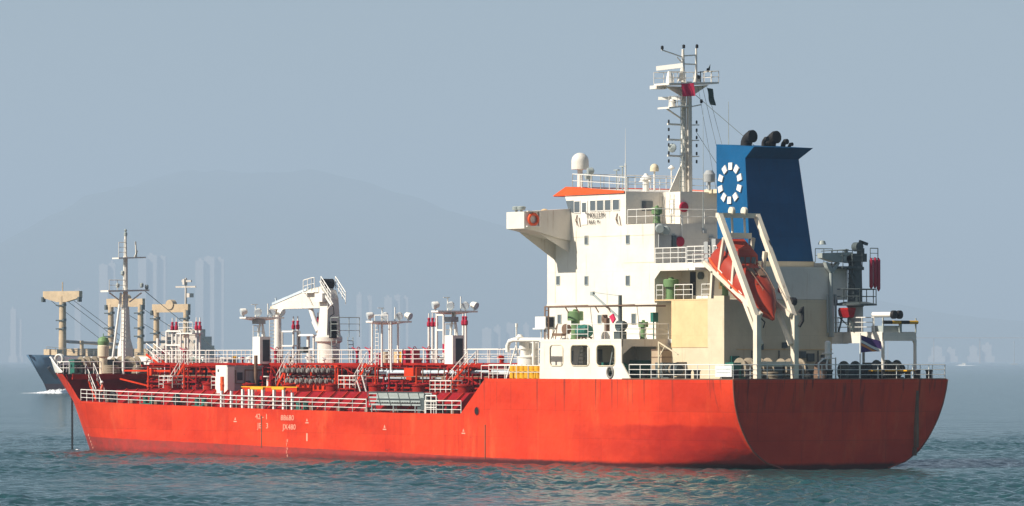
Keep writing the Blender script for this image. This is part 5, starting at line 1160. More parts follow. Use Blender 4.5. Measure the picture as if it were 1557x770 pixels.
for k in range(27):
    x = 39.6 + 2.05*k
    if 62.3 < x < 71.3 or 74 < x < 78.5: continue
    mb = MB(); mb.tube((x, 4.75, 5.2), (x, 4.75, 6.2+.5*(k % 3)), .07, 6); mb.tube((x, 4.75, 6.2+.5*(k % 3)), (x, 2.4, 6.2+.5*(k % 3)), .07, 6); mb.lathe((x, 4.75, 5.5), [(.17, 0), (.17, .07)], 8); mb.lathe((x, 4.75, 5.9), [(.14, 0), (.14, .18)], 8); build(mb, 'drop_line', M[('red', 'red_deck', 'orange_red')[k % 3]], ship)
for y, z, r, mt in ((4.0, 5.6, .09, 'red'), (4.3, 5.95, .07, 'red_deck'), (3.8, 6.15, .08, 'red'), (4.15, 6.5, .06, 'rust')): pipe([(39.5, y, z), (61.8, y, z)], r, mt); pipe([(80, y, z), (94, y, z)], r, mt)
r_ = random.Random(31)
for k in range(34):
    x = 41 + 1.55*k + r_.uniform(-.5, .5); y = r_.uniform(3.0, 4.4); z = r_.choice([5.25, 5.25, 5.8, 6.2]); s_ = r_.uniform(.12, .26)
    if 62.5 < x < 71.2: continue
    build(MB().bx(x-s_, x+s_, y-s_, y+s_, z, z+s_*1.8).tube((x, y, 5.2), (x, y, 7.2), .055, 6), 'line_valve', M[r_.choice(['red_deck', 'rust', 'dark_grey', 'valve', 'red', 'pipe'])], ship)
build(MB().bx(51.2, 52.6, 3.4, 4.2, 6.5, 7.2).bx(51.5, 52.3, 3.4, 4.2, 6.2, 6.5), 'valve_box', M['orange_red'], ship)
# red side framing around the catwalk
mb = MB()
for a, b_ in ((56.5, 62), (84, 90), (80.5, 84), (71, 73.2), (40, 46)):
    for x in (a, (a+b_)/2, b_): mb.bar((x, 4.2, 5.2), (x, 4.2, 7.4), .13)
    mb.bar((a, 4.2, 7.35), (b_, 4.2, 7.35), .14); mb.bar((a, 4.2, 6.4), (b_, 4.2, 6.4), .11); mb.bar((a, 4.2, 5.4), (b_, 4.2, 7.3), .09)
build(mb, 'pipe_frame', M['red'], ship)
# manifold with rows of flanged valves and its drip tray
mb = MB(); mb.bx(62.6, 71.0, 3.3, 3.5, 5.3, 6.35); mb.bx(62.6, 71, 3.3, 4.6, 5.25, 5.4); mb.bar((62.6, 4.2, 7.3), (71, 4.2, 7.3), .2); mb.bar((62.6, 4.2, 5.3), (62.6, 4.2, 7.3), .14); mb.bar((71, 4.2, 5.3), (71, 4.2, 7.3), .14); mb.bar((66.8, 4.2, 5.3), (66.8, 4.2, 7.3), .14)
mf = build(mb, 'manifold', M['orange_red'], ship)
def mvalve(x, z, y0=4.25):
    mb = MB(); mb.tube((x, 2.6, z), (x, y0, z), .12, 8); mb.lathe((x, y0-.1, z), [(.23, 0), (.23, .07), (.12, .1), (.12, .5), (.23, .52), (.23, .6), (.17, .62), (.17, .70)], 12, (0, 1, 0)); mb.tube((x, y0+.2, z), (x, y0+.2, z+.38), .05, 6); mb.lathe((x, y0+.2, z+.38), [(.04, 0), (.17, .01), (.17, .05), (.04, .06)], 10); return build(mb, 'manifold_valve', M['valve'], mf)
v0 = mvalve(63.3, 6.95); v1 = mvalve(63.6, 6.1)
for k in range(1, 10): move_copy(v0, (.78*k, .05*(k % 3), .03*(k % 2)), mf)
for k in range(1, 9): move_copy(v1, (.78*k, .06*(k % 2), .04*(k % 3 - 1)), mf)
mb = MB(); mb.bx(65.0, 74.0, 5.2, 6.6, 5.1, 5.2); mb.bx(65, 74, 6.52, 6.6, 5.0, 5.58); mb.bx(65, 65.1, 5.2, 6.6, 5.1, 5.58); mb.bx(73.9, 74, 5.2, 6.6, 5.1, 5.58); mb.bx(65, 74, 5.2, 5.28, 5.1, 5.58)
for k in range(6): mb.bx(65.6+1.5*k, 65.75+1.5*k, 6.3, 6.45, 4.9, 5.1)
dt = build(mb, 'drip_tray', M['orange_red'], ship); build(MB().bx(65, 74, 6.5, 6.63, 5.58, 5.66), 'tray_rim', M['yellow'], dt)
mb = MB()
for k in range(6): mb.lathe((66+1.4*k, 6.61, 5.3), [(.1, 0), (.1, .03)], 8, (0, 1, 0))
build(mb, 'drain_hole', M['rust'], dt)
# stairs and their landings
def stair(top, bot, w=.75):
    t_ = Vector(top); b_ = Vector(bot); mb = MB()
    for s in (-w/2, w/2): mb.bar(t_+Vector((0, s, 0)), b_+Vector((0, s, 0)), .06, .2)
    k = int(abs(t_.z-b_.z)/.24)
    for i in range(1, k): p = b_.lerp(t_, i/k); mb.bx(p.x-.13, p.x+.13, p.y-w/2, p.y+w/2, p.z-.02, p.z+.02)
    o = build(mb, 'stair', M['orange_red'], ship); rl = MB()
    for s in (-w/2, w/2):
        a = b_+Vector((0, s, .95)); c = t_+Vector((0, s, .95)); rl.tube(a, c, .04, 6); rl.tube(a-Vector((0, 0, .45)), c-Vector((0, 0, .45)), .025, 5)
        for i in range(4): q = (b_+Vector((0, s, 0))).lerp(t_+Vector((0, s, 0)), i/3); rl.tube(q, q+Vector((0, 0, .95)), .03, 5)
    build(rl, 'handrail', M['white_clean'], o); return o
stair((87.5, 3.9, 7.5), (90.0, 3.9, 5.5)); stair((70.4, 3.9, 7.5), (72.4, 3.9, 5.5)); stair((58.1, 3.9, 7.5), (60.2, 3.9, 5.5)); stair((43.1, 3.9, 7.5), (46.4, 3.9, 5.5))
def landing(x0, x1, y0, y1, z):
    mb = MB(); mb.bx(x0, x1, y0, y1, z-.08, z)
    for x in (x0+.1, x1-.1): mb.bx(x-.05, x+.05, y1-.1, y1, 5.0, z)
    o = build(mb, 'landing', M['red'], ship); build(MB().rail([(x0, y0, z), (x0, y1, z), (x1, y1, z), (x1, y0, z)], 1.0, 3, .8, .04), 'railing', M['white_clean'], o)
landing(87.6, 89.9, 4.4, 5.4, 5.45); landing(58.0, 60.6, 4.4, 5.4, 5.55); landing(43.4, 46.5, 4.6, 5.6, 5.2); landing(79.6, 81.0, 4.4, 5.4, 5.4)
mb = MB(); mb.bar((57.3, 5.3, 5.1), (58.2, 5.3, 6.6), .07); mb.bar((56.4, 5.3, 5.1), (57.2, 5.3, 6.6), .07); mb.bar((57.9, 4.6, 5.1), (58.2, 4.6, 6.6), .07); build(mb, 'inclined_handrail', M['white_clean'], ship)
# crane
kx = 71.06
mb = MB(); mb.lathe((kx, 0, 5.3), [(.95, 0), (.92, 3.9), (1.12, 4.05), (1.12, 4.4), (1.0, 4.55)], 28)
cr_ = build(mb, 'cargo_crane', M['white'], ship)
rows = [[(kx-a1, w_, z), (kx-a1, -w_, z), (kx+a0, -w_, z), (kx+a0, w_, z)] for a0, a1, w_, z in ((.78, .78, .66, 9.8), (.55, .74, .58, 11.6), (.42, .66, .52, 12.9), (.15, .4, .45, 13.6))]
build(loft(rows), 'crane_column', M['white'], cr_)
mb = MB(); mb.prism([(kx+.6, .55, 12.1), (kx+8.0, .55, 12.05), (kx+8.35, .55, 12.35), (kx+2.4, .55, 13.65), (kx+.2, .55, 13.9), (kx-.5, .55, 13.2), (kx-.4, .55, 12.3)], (0, -1.0, 0)); jb = build(mb, 'jib', M['white'], cr_)
build(MB().bar((kx+2.2, .58, 13.75), (kx+8.2, .58, 12.5), .05, .2).bar((kx+7.9, .3, 12.5), (kx+8.1, .3, 13.0), .12), 'jib_shade_strip', M['pipe'], jb)  # pale blue strip: shading of the jib's top put into colour
build(MB().lathe((kx+8.4, .0, 11.7), [(.3, 0), (.45, .2), (.45, .6), (.2, .7)], 10).bx(kx+8.0, kx+9.0, -.3, .3, 12.0, 12.3), 'hook_block', M['pale'], jb)
mb = MB(); mb.tube((kx+1.3, .2, 10.2), (kx+2.0, .2, 11.0), .24, 10); mb.tube((kx+1.6, .2, 10.5), (kx+2.6, .2, 12.1), .2, 10); build(mb, 'luffing_cylinder', M['white_clean'], cr_)
mb = MB(); mb.rail([(kx+2.6, .9, 13.4), (kx+1.2, .9, 13.6), (kx+.8, .9, 13.6)], 1.0, 2, .8, .035); mb.bx(kx+.8, kx+2.6, .55, 1.0, 13.35, 13.42); mb.bar((kx+2.4, .9, 13.4), (kx+1.6, .7, 12.4), .06); mb.bar((kx+.2, .75, 14.3), (kx-1.9, .75, 12.4), .07)
mb.rail([(kx+.1, .7, 13.7), (kx-1.5, .7, 12.4)], 1.0, 3, .6, .035); mb.rail([(kx+.1, -.7, 13.7), (kx-1.5, -.7, 12.4)], 1.0, 3, .6, .035); mb.bar((kx+.1, .7, 13.65), (kx-1.6, .7, 12.3), .1, .16); mb.bar((kx-1.5, .7, 12.4), (kx-.6, .5, 11.9), .06); mb.bx(kx-.6, kx+.6, .6, 1.0, 12.6, 13.3); build(mb, 'crane_walkway', M['white_clean'], cr_)
mb = MB(); mb.lathe((kx+.2, -.45, 14.1), [(.42, 0), (.42, .9)], 12, (0, 1, 0)); mb.path([(kx-1.0, .5, 12.4), (kx-1.7, .6, 12.2), (kx-1.8, .6, 11.6), (kx-1.2, .6, 11.4)], .04, 5); mb.bx(kx-1.6, kx-1.2, .2, .7, 9.6, 11.0); build(mb, 'winch_gear', M['black'], cr_)
mb = MB(); mb.ladder((kx-2.6, .8, 6.5), (kx-2.1, .8, 9.5), (0, 1, 0), .5, .04, .3); mb.rail([(kx-2.0, 1.0, 9.7), (kx-3.2, 1.0, 9.7), (kx-3.2, -1.0, 9.7)], 1.6, 3, .8, .03); mb.ladder((kx-3.2, -.3, 6.0), (kx-2.9, -.3, 9.7), (0, 1, 0), .5, .04, .3); build(mb, 'crane_ladder', M['ladder_grey'], cr_)
mb = MB(); mb.tube((79.3, 0, 5.3), (79.3, 0, 11.6), .33, 12, .28); mb.prism([(79.3, .7, 12.1), (79.3, -.7, 12.1), (79.3, -.35, 11.4), (79.3, .35, 11.4)], (.3, 0, 0)); mb.ladder((79.8, .3, 5.5), (79.8, .3, 11.5), (0, 1, 0), .45, .03, .3); build(mb, 'jib_crutch', M['white_clean'], ship)
build(MB().bx(kx+1.75, kx+2.2, .9, 1.4, 8.4, 8.9), 'call_box', M['dark_grey'], cr_)
# light masts
def floodlight(p, d, parent, r=.36):
    d = Vector(d).normalized(); o = build(MB().lathe(Vector(p)-d*.3, [(.12, 0), (r*.8, .1), (r, .4), (r*1.05, .55)], 14, d).tube(p, (p[0], p[1], p[2]-.5), .05, 5), 'floodlight', M['white_clean'], parent)
    build(MB().lathe(Vector(p)+d*.255, [(r*.95, 0), (r*.95, .02)], 14, d), 'lens', M['pipe'], o); return o
def light_mast(x, y, kind, top):
    if kind:
        rt = build(MB().bx(x-.6, x+.6, y-.5, y+.5, 7.5, 9.75), 'light_mast', M['white_clean'], ship)
        build(MB().bx(x-.64, x-.6, y-.42, y+.22, 7.7, 9.5), 'dark_opening', M['dark'], rt)
        mb = MB()
        for sx in (-.3, .3): mb.tube((x+sx*1.2, y+.1, 9.7), (x+sx*.5, y, top-.5), .08, 6)
        mb.rail([(x+.5, y+.5, 9.75), (x+.5, y-.4, 9.75)], .9, 2, .5, .03); mb.tube((x, y-.3, 9.7), (x, y, top-.4), .09, 6); build(mb, 'mast_leg', M['white_clean'], rt)
        build(MB().bx(x-.5, x+.5, y-.1, y+.6, 10.8, 11.2), 'lamp_ballast', M['grey'], rt)
    else:
        mb = MB()
        for sx, sy in ((1.5, .6), (.0, .6), (-1.4, .6), (.8, -.6), (-.5, -.6)): mb.tube((x+sx, y+sy, 7.0), (x+sx, y+sy, top-.4), .085, 6)
        mb.ladder((x+.6, y+.7, 7.4), (x+.6, y+.7, top-.4), (1, 0, 0), .45, .03, .3); rt = build(mb, 'light_mast', M['white_clean'], ship)
    mb = MB(); mb.prism([(x-.5, y+1.8, top-.45), (x+.5, y+1.8, top-.45), (x+.7, y+.6, top-.6), (x+.7, y-.8, top-.6), (x+.5, y-1.9, top-.45), (x-.5, y-1.9, top-.45)], (0, 0, .14)); mb.tube((x+.3, y+.4, top-.4), (x+.3, y+.4, top+.75), .05, 5); mb.tube((x-.2, y-.5, top-.4), (x-.2, y-.5, top+.8), .05, 5); mb.bar((x+.3, y+.2, top+.72), (x+.3, y+.8, top+.72), .06)
    if not kind: mb.rail([(x-1.4, y+.9, top-.45), (x+1.6, y+.9, top-.45)], .6, 1, 1.0, .03)
    build(mb, 'light_platform', M['white_clean'], rt)
    for sy, d in ((1.75, (.3, 1, -.25)), (.35, (-.75, .7, -.35)), (-1.0, (-.7, .6, -.3)), (-1.8, (-.8, -.3, -.3))): floodlight((x-.1, y+sy, top+.12), d, rt, .30 if kind else .28)
    return rt
light_mast(76.9, 3.0, True, 11.7); light_mast(56.9, 3.0, False, 11.25); light_mast(47.1, 3.0, True, 12.0)
# mast risers with red pressure valves
def vents(xs, y, z1, frame=None):
    for x in xs:
        o = build(MB().tube((x, y, 5.2), (x, y, z1-.5), .10, 8).tube((x, y, z1+.1), (x, y, z1+.55), .05, 6), 'vent_riser', M['white_clean'], ship)
        build(MB().lathe((x, y, z1-.55), [(.10, 0), (.17, .1), (.17, .35), (.10, .45), (.10, .62), (.14, .65), (.08, .75)], 10), 'pressure_valve', M['cyl_red'], o)
vents((96.1, 95.4), .6, 10.9); vents((92.3, 91.7), .4, 10.9); vents((77.6, 76.9), -.5, 10.9); vents((73.8, 73.2), -.6, 11.2); vents((55.1, 54.55, 54.0), .3, 11.0); vents((51.1, 50.7), -.4, 11.1)
def riser_frame(x0, x1, y, z1, extra=True):
    mb = MB()
    for x in (x0, x1): mb.tube((x, y+.25, 7.0), (x, y+.25, z1), .09, 6)
    mb.bar((x0, y+.25, z1), (x1, y+.25, z1), .12); mb.bar((x0, y+.25, z1-1.2), (x1, y+.25, z1-1.2), .12)
    build(mb, 'riser_frame', M['white_clean'], ship)
riser_frame(96.7, 94.2, .6, 10.3); riser_frame(79.0, 76.2, -.5, 10.2); riser_frame(73.9, 76.2, -.5, 9.9); riser_frame(53.5, 52.5, .3, 11.4)
mb = MB(); mb.bx(91.3, 94.0, .3, 1.4, 10.05, 10.15); mb.rail([(91.4, 1.3, 10.15), (93.8, 1.3, 10.15)], .9, 2, .8, .03)
for x in (93.4, 92.9, 91.4): mb.tube((x, .9, 6.5), (x, .9, 10.1), .085, 6)
mb.bx(73.5, 76.0, -1.0, 0, 9.8, 9.9); mb.tube((75.2, -.5, 6.5), (75.2, -.5, 9.8), .14, 8); build(mb, 'riser_platform', M['white_clean'], ship)
# fire monitors and red lockers on the pipe bridge
def monitor(x, y, z=7.5, h=.95):
    mb = MB(); mb.tube((x, y, z), (x, y, z+h), .12, 8); mb.lathe((x, y, z+h), [(.14, 0), (.19, .12), (.14, .28)], 10); mb.tube((x, y, z+h+.15), (x+.5, y+.2, z+h+.4), .08, 8, .05); mb.torus((x-.2, y, z+h+.25), .18, .035, (1, .3, 0), 12, 5); return build(mb, 'fire_monitor', M['cyl_red'], ship)
for x, y in ((91.5, 2.0), (75.6, 2.4), (55.5, 1.5), (67.4, -.5), (62.6, 1.2), (53.2, 1.6)): monitor(x, y)
build(MB().bx(62.0, 62.8, -.3, .5, 7.5, 8.4), 'hose_locker', M['cyl_red'], ship); build(MB().bx(55.9, 56.4, 1.4, 2.0, 7.5, 8.7).bx(54.7, 55.2, 1.4, 2.0, 7.5, 8.7), 'hose_locker', M['cyl_red'], ship); build(MB().bx(51.2, 51.8, .5, 1.1, 8.4, 9.1).tube((51.5, .8, 7.5), (51.5, .8, 8.4), .08, 6), 'hose_locker', M['cyl_red'], ship)
r_ = random.Random(21)
for k in range(26):
    x = 40 + 55*k/26 + r_.uniform(-.6, .6); y = r_.choice([-1.8, -2.6, .9, 1.6]); mt = r_.choice(['red', 'rust', 'white_clean', 'yellow', 'ladder_grey', 'red_deck', 'orange_red']); s = r_.uniform(.2, .42)
    mb = MB(); mb.tube((x, y, 7.3), (x, y, 7.55+s), .09, 7); mb.lathe((x, y, 7.5+s), [(.06, 0), (s*.7, .05), (s*.7, .2), (.1, .26)], 10); mb.lathe((x, y, 7.5), [(.2, 0), (.2, .1)], 10); build(mb, 'bridge_valve', M[mt], ship)
for k, (x, y, lab) in enumerate(((58.9, .9, 'pale yellow drum on the catwalk left of the middle light mast'), (57.9, 1.0, 'deep yellow drum on the catwalk beside the middle light mast ladder'), (60.8, .9, 'dull cream drum farthest left of the middle light mast'))):
    tag(build(MB().lathe((x, y, 7.56), [(.29, 0), (.3, .02), (.3, .3), (.28, .32), (.3, .34), (.3, .62), (.28, .64), (.3, .9), (.26, .93)], 14), 'catwalk_drum', [M['cream'], M['yellow'], M['pale']][k]), lab, 'drum', 'drums on the catwalk')
# small deck house with its white port wall
mb = MB(); mb.bx(75.9, 77.7, 3.5, 6.81, 5.0, 7.25); mb.bx(75.8, 77.8, 3.45, 6.86, 7.25, 7.35); dh = build(mb, 'foam_house', M['grey'], ship); build(MB().bx(75.9, 77.7, 6.81, 6.9, 4.8, 7.38).bx(75.82, 75.9, 6.2, 6.86, 4.8, 7.3), 'end_wall', M['white_clean'], dh)
mb = MB(); mb.path([(75.82, 6.1, 7.0), (75.82, 6.1, 5.9), (75.82, 5.2, 5.9), (75.82, 5.2, 7.0), (75.82, 3.6, 7.0)], .06, 5); build(mb, 'pipe', M['rust'], dh); build(MB().tube((75.6, 4.3, 5.2), (75.6, 4.3, 8.2), .16, 8), 'stand_pipe', M['rust'], dh)
for y0, y1, z0, z1 in ((4.65, 5.05, 5.0, 6.1), (5.4, 5.9, 6.15, 6.8), (3.6, 3.9, 5.3, 6.2)): build(MB().bx(75.85, 75.9, y0, y1, z0, z1), 'opening', M['dark'], dh)
mb = MB(); mb.tube((76.5, 6.98, 4.9), (76.5, 6.98, 6.45), .17, 8); mb.torus((76.5, 7.02, 5.8), .12, .1, (0, 1, 0), 10, 5); build(mb, 'extinguisher', M['orange'], dh)
build(MB().bx(77.15, 77.35, 6.9, 6.94, 6.85, 7.05), 'small_plate', M['dark_grey'], dh)
mb = MB(); mb.lathe((74.3, 3.9, 5.5), [(.4, 0), (.4, .06), (.12, .08), (.12, .9), (.4, .92), (.4, 1.0)], 12); mb.tube((74.3, 3.9, 5.2), (74.3, 3.9, 5.5), .2, 8); build(mb, 'cable_reel', M['white_clean'], ship)
# main deck side rail, goal-post hose rails, accommodation ladder
edge = lambda x: (x, hb(x, 4.0)-.1, ztop(x)-.02)
cuts = [36.0, 41.2, 49.8, 56, 62, 68, 74, 80, 86, 92, 97.0]
for a, b_ in zip(cuts, cuts[1:]):
    if a == 41.2: continue
    n_ = max(2, int((b_-a)/2)); build(MB().rail([edge(a+(b_-a)*i/n_) for i in range(n_+1)], 1.0, 3, 1.5, .036), 'railing', M['white_clean'], ship)
mb = MB(); mb.rail([(41.1, 9.36, 3.72), (39.6, 9.36, 3.72)], 1.35, 3, .75, .05); build(mb, 'gangway_gate', M['white_clean'], ship)
for a, b_ in ((67.7, 66.1), (64.3, 62.8), (69.3, 68.2)):
    mb = MB(); mb.bx(a-.12, a+.12, 9.12, 9.3, 3.8, 5.45); mb.bx(b_-.12, b_+.12, 9.12, 9.3, 3.8, 5.45); o = build(mb, 'hose_rail', M['white_clean'], ship)
    if a < 69: build(MB().bx(b_-.2, a+.2, 9.08, 9.34, 5.45, 5.62), 'crossbar', M['yellow'], o)
mb = MB(); mb.bx(61.3, 61.5, 9.15, 9.32, 3.8, 5.2); mb.bx(72.6, 72.8, 9.15, 9.32, 3.9, 5.3); mb.bx(71.0, 71.2, 9.15, 9.32, 3.9, 5.3); build(mb, 'stanchion', M['white_clean'], ship)
gw = thing('accommodation_ladder', 'weathered grey folded accommodation ladder stowed along the port rail', 'ladder', (45.5, 9.1, 3.7))
mb = MB(); 
for z in (4.35, 4.62, 4.9, 5.22): mb.bar((41.5, 9.25, z), (49.6, 9.25, z), .09, .13)
for z in (4.35, 5.22): mb.bar((41.5, 8.55, z), (49.6, 8.55, z), .09, .13)
mb.bx(41.5, 49.6, 8.55, 8.6, 4.4, 5.2); gwf = build(mb, 'side_frame', M['ladder_grey'], gw)
mb = MB()
for k in range(22): x = 41.7 + .37*k; mb.bx(x-.12, x+.12, 8.6, 9.2, 4.6, 4.64)
build(mb, 'tread', M['ladder_grey'], gw)
mb = MB()
for k in range(6): x = 41.8 + 1.5*k; mb.tube((x, 9.32, 4.3), (x+.5, 9.32, 5.3), .035, 5)
mb.tube((41.5, 9.33, 5.32), (49.6, 9.33, 5.32), .035, 5); build(mb, 'folding_rail', M['dark_grey'], gw)
mb = MB(); mb.bx(40.9, 42.0, 8.4, 9.3, 4.0, 4.9); mb.lathe((41.2, 9.0, 5.0), [(.22, 0), (.22, .5)], 10, (1, 0, 0)); mb.bx(42.2, 42.6, 8.6, 9.2, 3.7, 4.3); build(mb, 'turntable', M['dark_grey'], gw)
mb = MB(); mb.bar((41.3, 9.2, 3.95), (49.5, 9.2, 3.95), .08)
for x in (42.8, 46, 49.2): mb.bar((x, 8.8, 3.75), (x, 9.1, 4.35), .1); mb.bar((x, 9.25, 3.75), (x, 9.25, 4.35), .08)
build(mb, 'ladder_cradle', M['ladder_grey'], ship)
for x in (85.6, 76.9, 60.6, 39.2): bollard(x, 8.8, ztop(x)-.04, ship, 'x', M['sea_green'] if x > 50 else M['black'])
for k, (x, lab) in enumerate(((91.0, 'dark fender tyre hung inside the forward rail'), (80.2, 'dark fender tyre by the rail just ahead of the white deck house'))):
    tag(build(MB().torus((x, 9.2, ztop(x)+.45), .36, .17, (0, 1, 0), 16, 7), 'tyre_fender', M['rubber']), lab, 'tyre', 'tyres along the rail')
mb = MB()
for k in range(14): x = 38 + 4.2*k; mb.bx(x-.25, x+.25, 8.55, 8.95, ztop(x)-.05, ztop(x)+.35)
build(mb, 'deck_fitting', M['rust'], ship)
# after end of the cargo deck: pump house top, goose necks, vent pipe, yellow drums
mb = MB(); mb.rail([(38, 5.6, 6.4), (32.5, 6.0, 6.4)], 1.05, 3, 1.3, .035); mb.rail([(33.3, 9.3, 6.4), (25.2, 9.3, 6.4)], 1.0, 2, 1.5, .03); mb.rail([(37.5, 2.6, 7.55), (30.8, 2.6, 7.55)], 1.05, 3, 1.4, .035); mb.bx(30.4, 38, .4, 2.6, 7.42, 7.55); build(mb, 'railing', M['white_clean'], ship)
build(MB().bx(33.4, 38.6, -5, 5.5, 3.7, 6.36), 'pump_room', M['red_deck'], ship)
mb = MB(); mb.lathe((31.9, 6.0, 6.38), [(.85, 0), (.85, .1), (.8, .12), (.8, 1.6), (.85, 1.62), (.85, 1.7), (.35, 1.8), (.35, 2.3)], 20); mb.lathe((31.9, 6.3, 8.1), [(.3, 0), (.3, .5), (.42, .55), (.42, 1.1), (.2, 1.2)], 12); mb.lathe((31.5, 5.7, 8.1), [(.3, 0), (.3, .5), (.4, .55), (.4, 1.0), (.2, 1.1)], 12); mb.lathe((32.4, 5.7, 8.1), [(.25, 0), (.25, .5), (.34, .55), (.34, .9), (.2, 1.0)], 12); build(mb, 'tank_vent', M['white_clean'], ship)
mb = MB(); mb.bar((34.6, 6.2, 6.4), (33.2, 6.2, 9.0), .09); mb.bar((33.2, 6.2, 9.0), (33.2, 6.2, 10.4), .09); mb.bar((32.6, 6.2, 6.4), (33.2, 6.2, 9.0), .09); mb.bar((34.0, 6.2, 7.4), (32.9, 6.2, 7.4), .06); mb.bar((33.6, 6.2, 8.2), (33.1, 6.2, 8.2), .06); mb.lathe((33.2, 6.2, 10.3), [(.1, 0), (.1, .3)], 8); build(mb, 'light_tripod', M['white_clean'], ship)
mb = MB(); mb.path([(33.2, 7, 8.4), (33.2, 7, 8.9), (32.9, 7, 9.25), (32.3, 7, 9.35), (25.0, 7, 9.3)], .17, 10); mb.lathe((31.5, 7, 9.4), [(.25, 0), (.3, .15), (.15, .35)], 10); mb.tube((29.6, 7, 6.38), (29.6, 7, 9.3), .12, 8); mb.tube((28.9, 7, 6.38), (28.9, 7, 9.3), .05, 5); build(mb, 'vent_pipe', M['white_clean'], ship)
dr0 = thing('yellow_drum', 'yellow drum in the row by the white superstructure, leftmost', 'drum', (30.2, 8.4, 6.38), 'yellow drums in a row by the superstructure')
build(MB().lathe((30.2, 8.4, 6.38), [(.29, 0), (.31, .02), (.31, .35), (.28, .37), (.31, .39), (.31, .72), (.28, .74), (.31, .76), (.31, 1.02), (.27, 1.05)], 16), 'body', M['yellow'], dr0)
build(MB().lathe((30.28, 8.5, 7.42), [(.05, 0), (.05, .05)], 8), 'bung', M['rust'], dr0)
for k in range(1, 7):
    c = move_copy(dr0, (-.68*k, .02*(k % 2), 0)); c['label'] = 'yellow drum in the row by the white superstructure, ' + ['second from the left', 'third from the left', 'middle of seven', 'third from the right', 'second from the right', 'touching the white side screen'][k-1]

# ------------------------------------------------------------------ forecastle
fx = 105.5
rows = [[(fx-a, w_, z), (fx-a, -w_, z), (fx+a, -w_, z), (fx+a, w_, z)] for a, w_, z in ((.56, .54, 6.6), (.50, .48, 8.9), (.34, .33, 9.7), (.24, .24, 12.5))]
fm = build(loft(rows), 'foremast', M['white'], ship)
build(MB().tube((fx, 0, 12.4), (fx, 0, 16.9), .23, 12, .19).tube((fx, 0, 16.8), (fx, 0, 18.7), .14, 10, .11), 'mast_tube', M['white'], fm)
mb = MB(); mb.prism([(fx-.7, 2.1, 13.75), (fx+.7, 2.1, 13.75), (fx+.7, -2.0, 13.85), (fx-.7, -2.0, 13.85)], (0, 0, .15)); mb.rail([(fx-.7, 2.0, 13.9), (fx-.7, .4, 13.9)], .9, 2, .8, .03); mb.bar((fx, 1.6, 13.7), (fx, .4, 12.9), .1); mb.bar((fx, -1.6, 13.7), (fx, -.4, 12.9), .1)
mb.prism([(fx-.6, 1.0, 16.65), (fx+.6, 1.0, 16.65), (fx+.6, -1.7, 16.75), (fx-.6, -1.7, 16.75)], (0, 0, .12)); mb.rail([(fx-.6, 1.0, 16.8), (fx-.6, .3, 16.8)], 1.3, 3, .6, .03); mb.bar((fx, -1.1, 16.8), (fx, -1.0, 18.2), .1); mb.bar((fx, -.9, 16.8), (fx, -1.2, 17.4), .1); build(mb, 'mast_platform', M['white'], fm)
mb = MB()
for y, z in ((1.0, 14.1), (-1.4, 14.15), (-1.9, 14.0), (.5, 15.2)): mb.lathe((fx-.4, y, z), [(.08, 0), (.17, .1), (.17, .35), (.1, .42)], 10)
mb.lathe((fx, 0, 18.7), [(.16, 0), (.16, .25), (.09, .3), (.09, .4), (.15, .45), (.06, .6)], 10); build(mb, 'mast_lamp', M['ladder_grey'], fm)
mb = MB(); mb.tube((fx-.3, 1.6, 6.8), (fx-.2, .55, 13.7), .10, 6); mb.ladder((fx-.9, .7, 6.8), (fx-.5, .45, 13.6), (0, 1, 0), .45, .03, .33); mb.tube((fx-.4, .4, 13.8), (fx-.25, .25, 18.4), .04, 5); build(mb, 'mast_stay', M['white_clean'], fm)
build(MB().tube((fx, -1.9, 13.9), (fx-4.5, -4.8, 10.0), .03, 4).tube((fx-4.5, -4.8, 10.0), (fx-6.5, -6.0, 8.2), .03, 4), 'wire_stay', M['dark_grey'], fm)
v_ = build(MB().lathe((100.4, 5.0, 6.62), [(.35, 0), (.35, 1.4), (.5, 1.5), (.5, 2.4), (.42, 2.5)], 16), 'mushroom_vent', M['pale'], ship); build(MB().lathe((100.4, 5.0, 9.12), [(.46, 0), (.52, .3), (.4, .6), (.12, .72)], 16).tube((100.4, 5.0, 9.8), (100.4, 5.0, 10.1), .04, 5), 'cap', M['green'], v_)
winch(103.0, 5.2, 6.62, 3.2, .78, M['sea_green'], 3, 'y', 1); winch(103.2, 1.4, 6.62, 2.8, .78, M['sea_green'], 2, 'y', 3); winch(101.0, 3.2, 6.62, 3.0, .7, M['dark_grey'], 2, 'y', 1); winch(101.2, -2.0, 6.62, 3.4, .8, M['dark_grey'], 3, 'y', 3); winch(103.2, -5.0, 6.62, 2.4, .7, M['sea_green'], 2, 'y', 2)
for x, y in ((99.8, 7.6), (105.2, 6.0), (99.6, -1.0), (99.8, -5.6)): bollard(x, y, 6.62, ship, 'x', M['black'])
mb = MB()
for i in range(4): mb.torus((104.2, 7.3-.05*i, 7.9), .38, .09, (-.6, 1, 0), 14, 5)
mb.tube((104.2, 7.3, 6.7), (104.2, 7.3, 7.5), .1, 6); build(mb, 'fire_hose_stand', M['white_clean'], ship)
for k, (x, y, lab) in enumerate(((99.7, 4.6, 'fat coil of tan rope at the edge of the forecastle by the steps'), (99.6, 1.9, 'fat coil of tan rope at the forecastle edge below the green capped vent'), (99.6, -.2, 'fat coil of tan rope at the forecastle edge below the foremast'))):
    mb = MB()
    for i in range(7): mb.torus((x+.04*(i % 2), y, 6.7+.1*i), .75-.03*i, .085, (0, 0, 1), 18, 6); mb.torus((x, y+.03, 6.7+.1*i), .55-.02*i, .085, (0, 0, 1), 16, 6)
    tag(build(mb, 'rope_coil', M['rope']), lab, 'rope coil', 'rope coils on the forecastle')
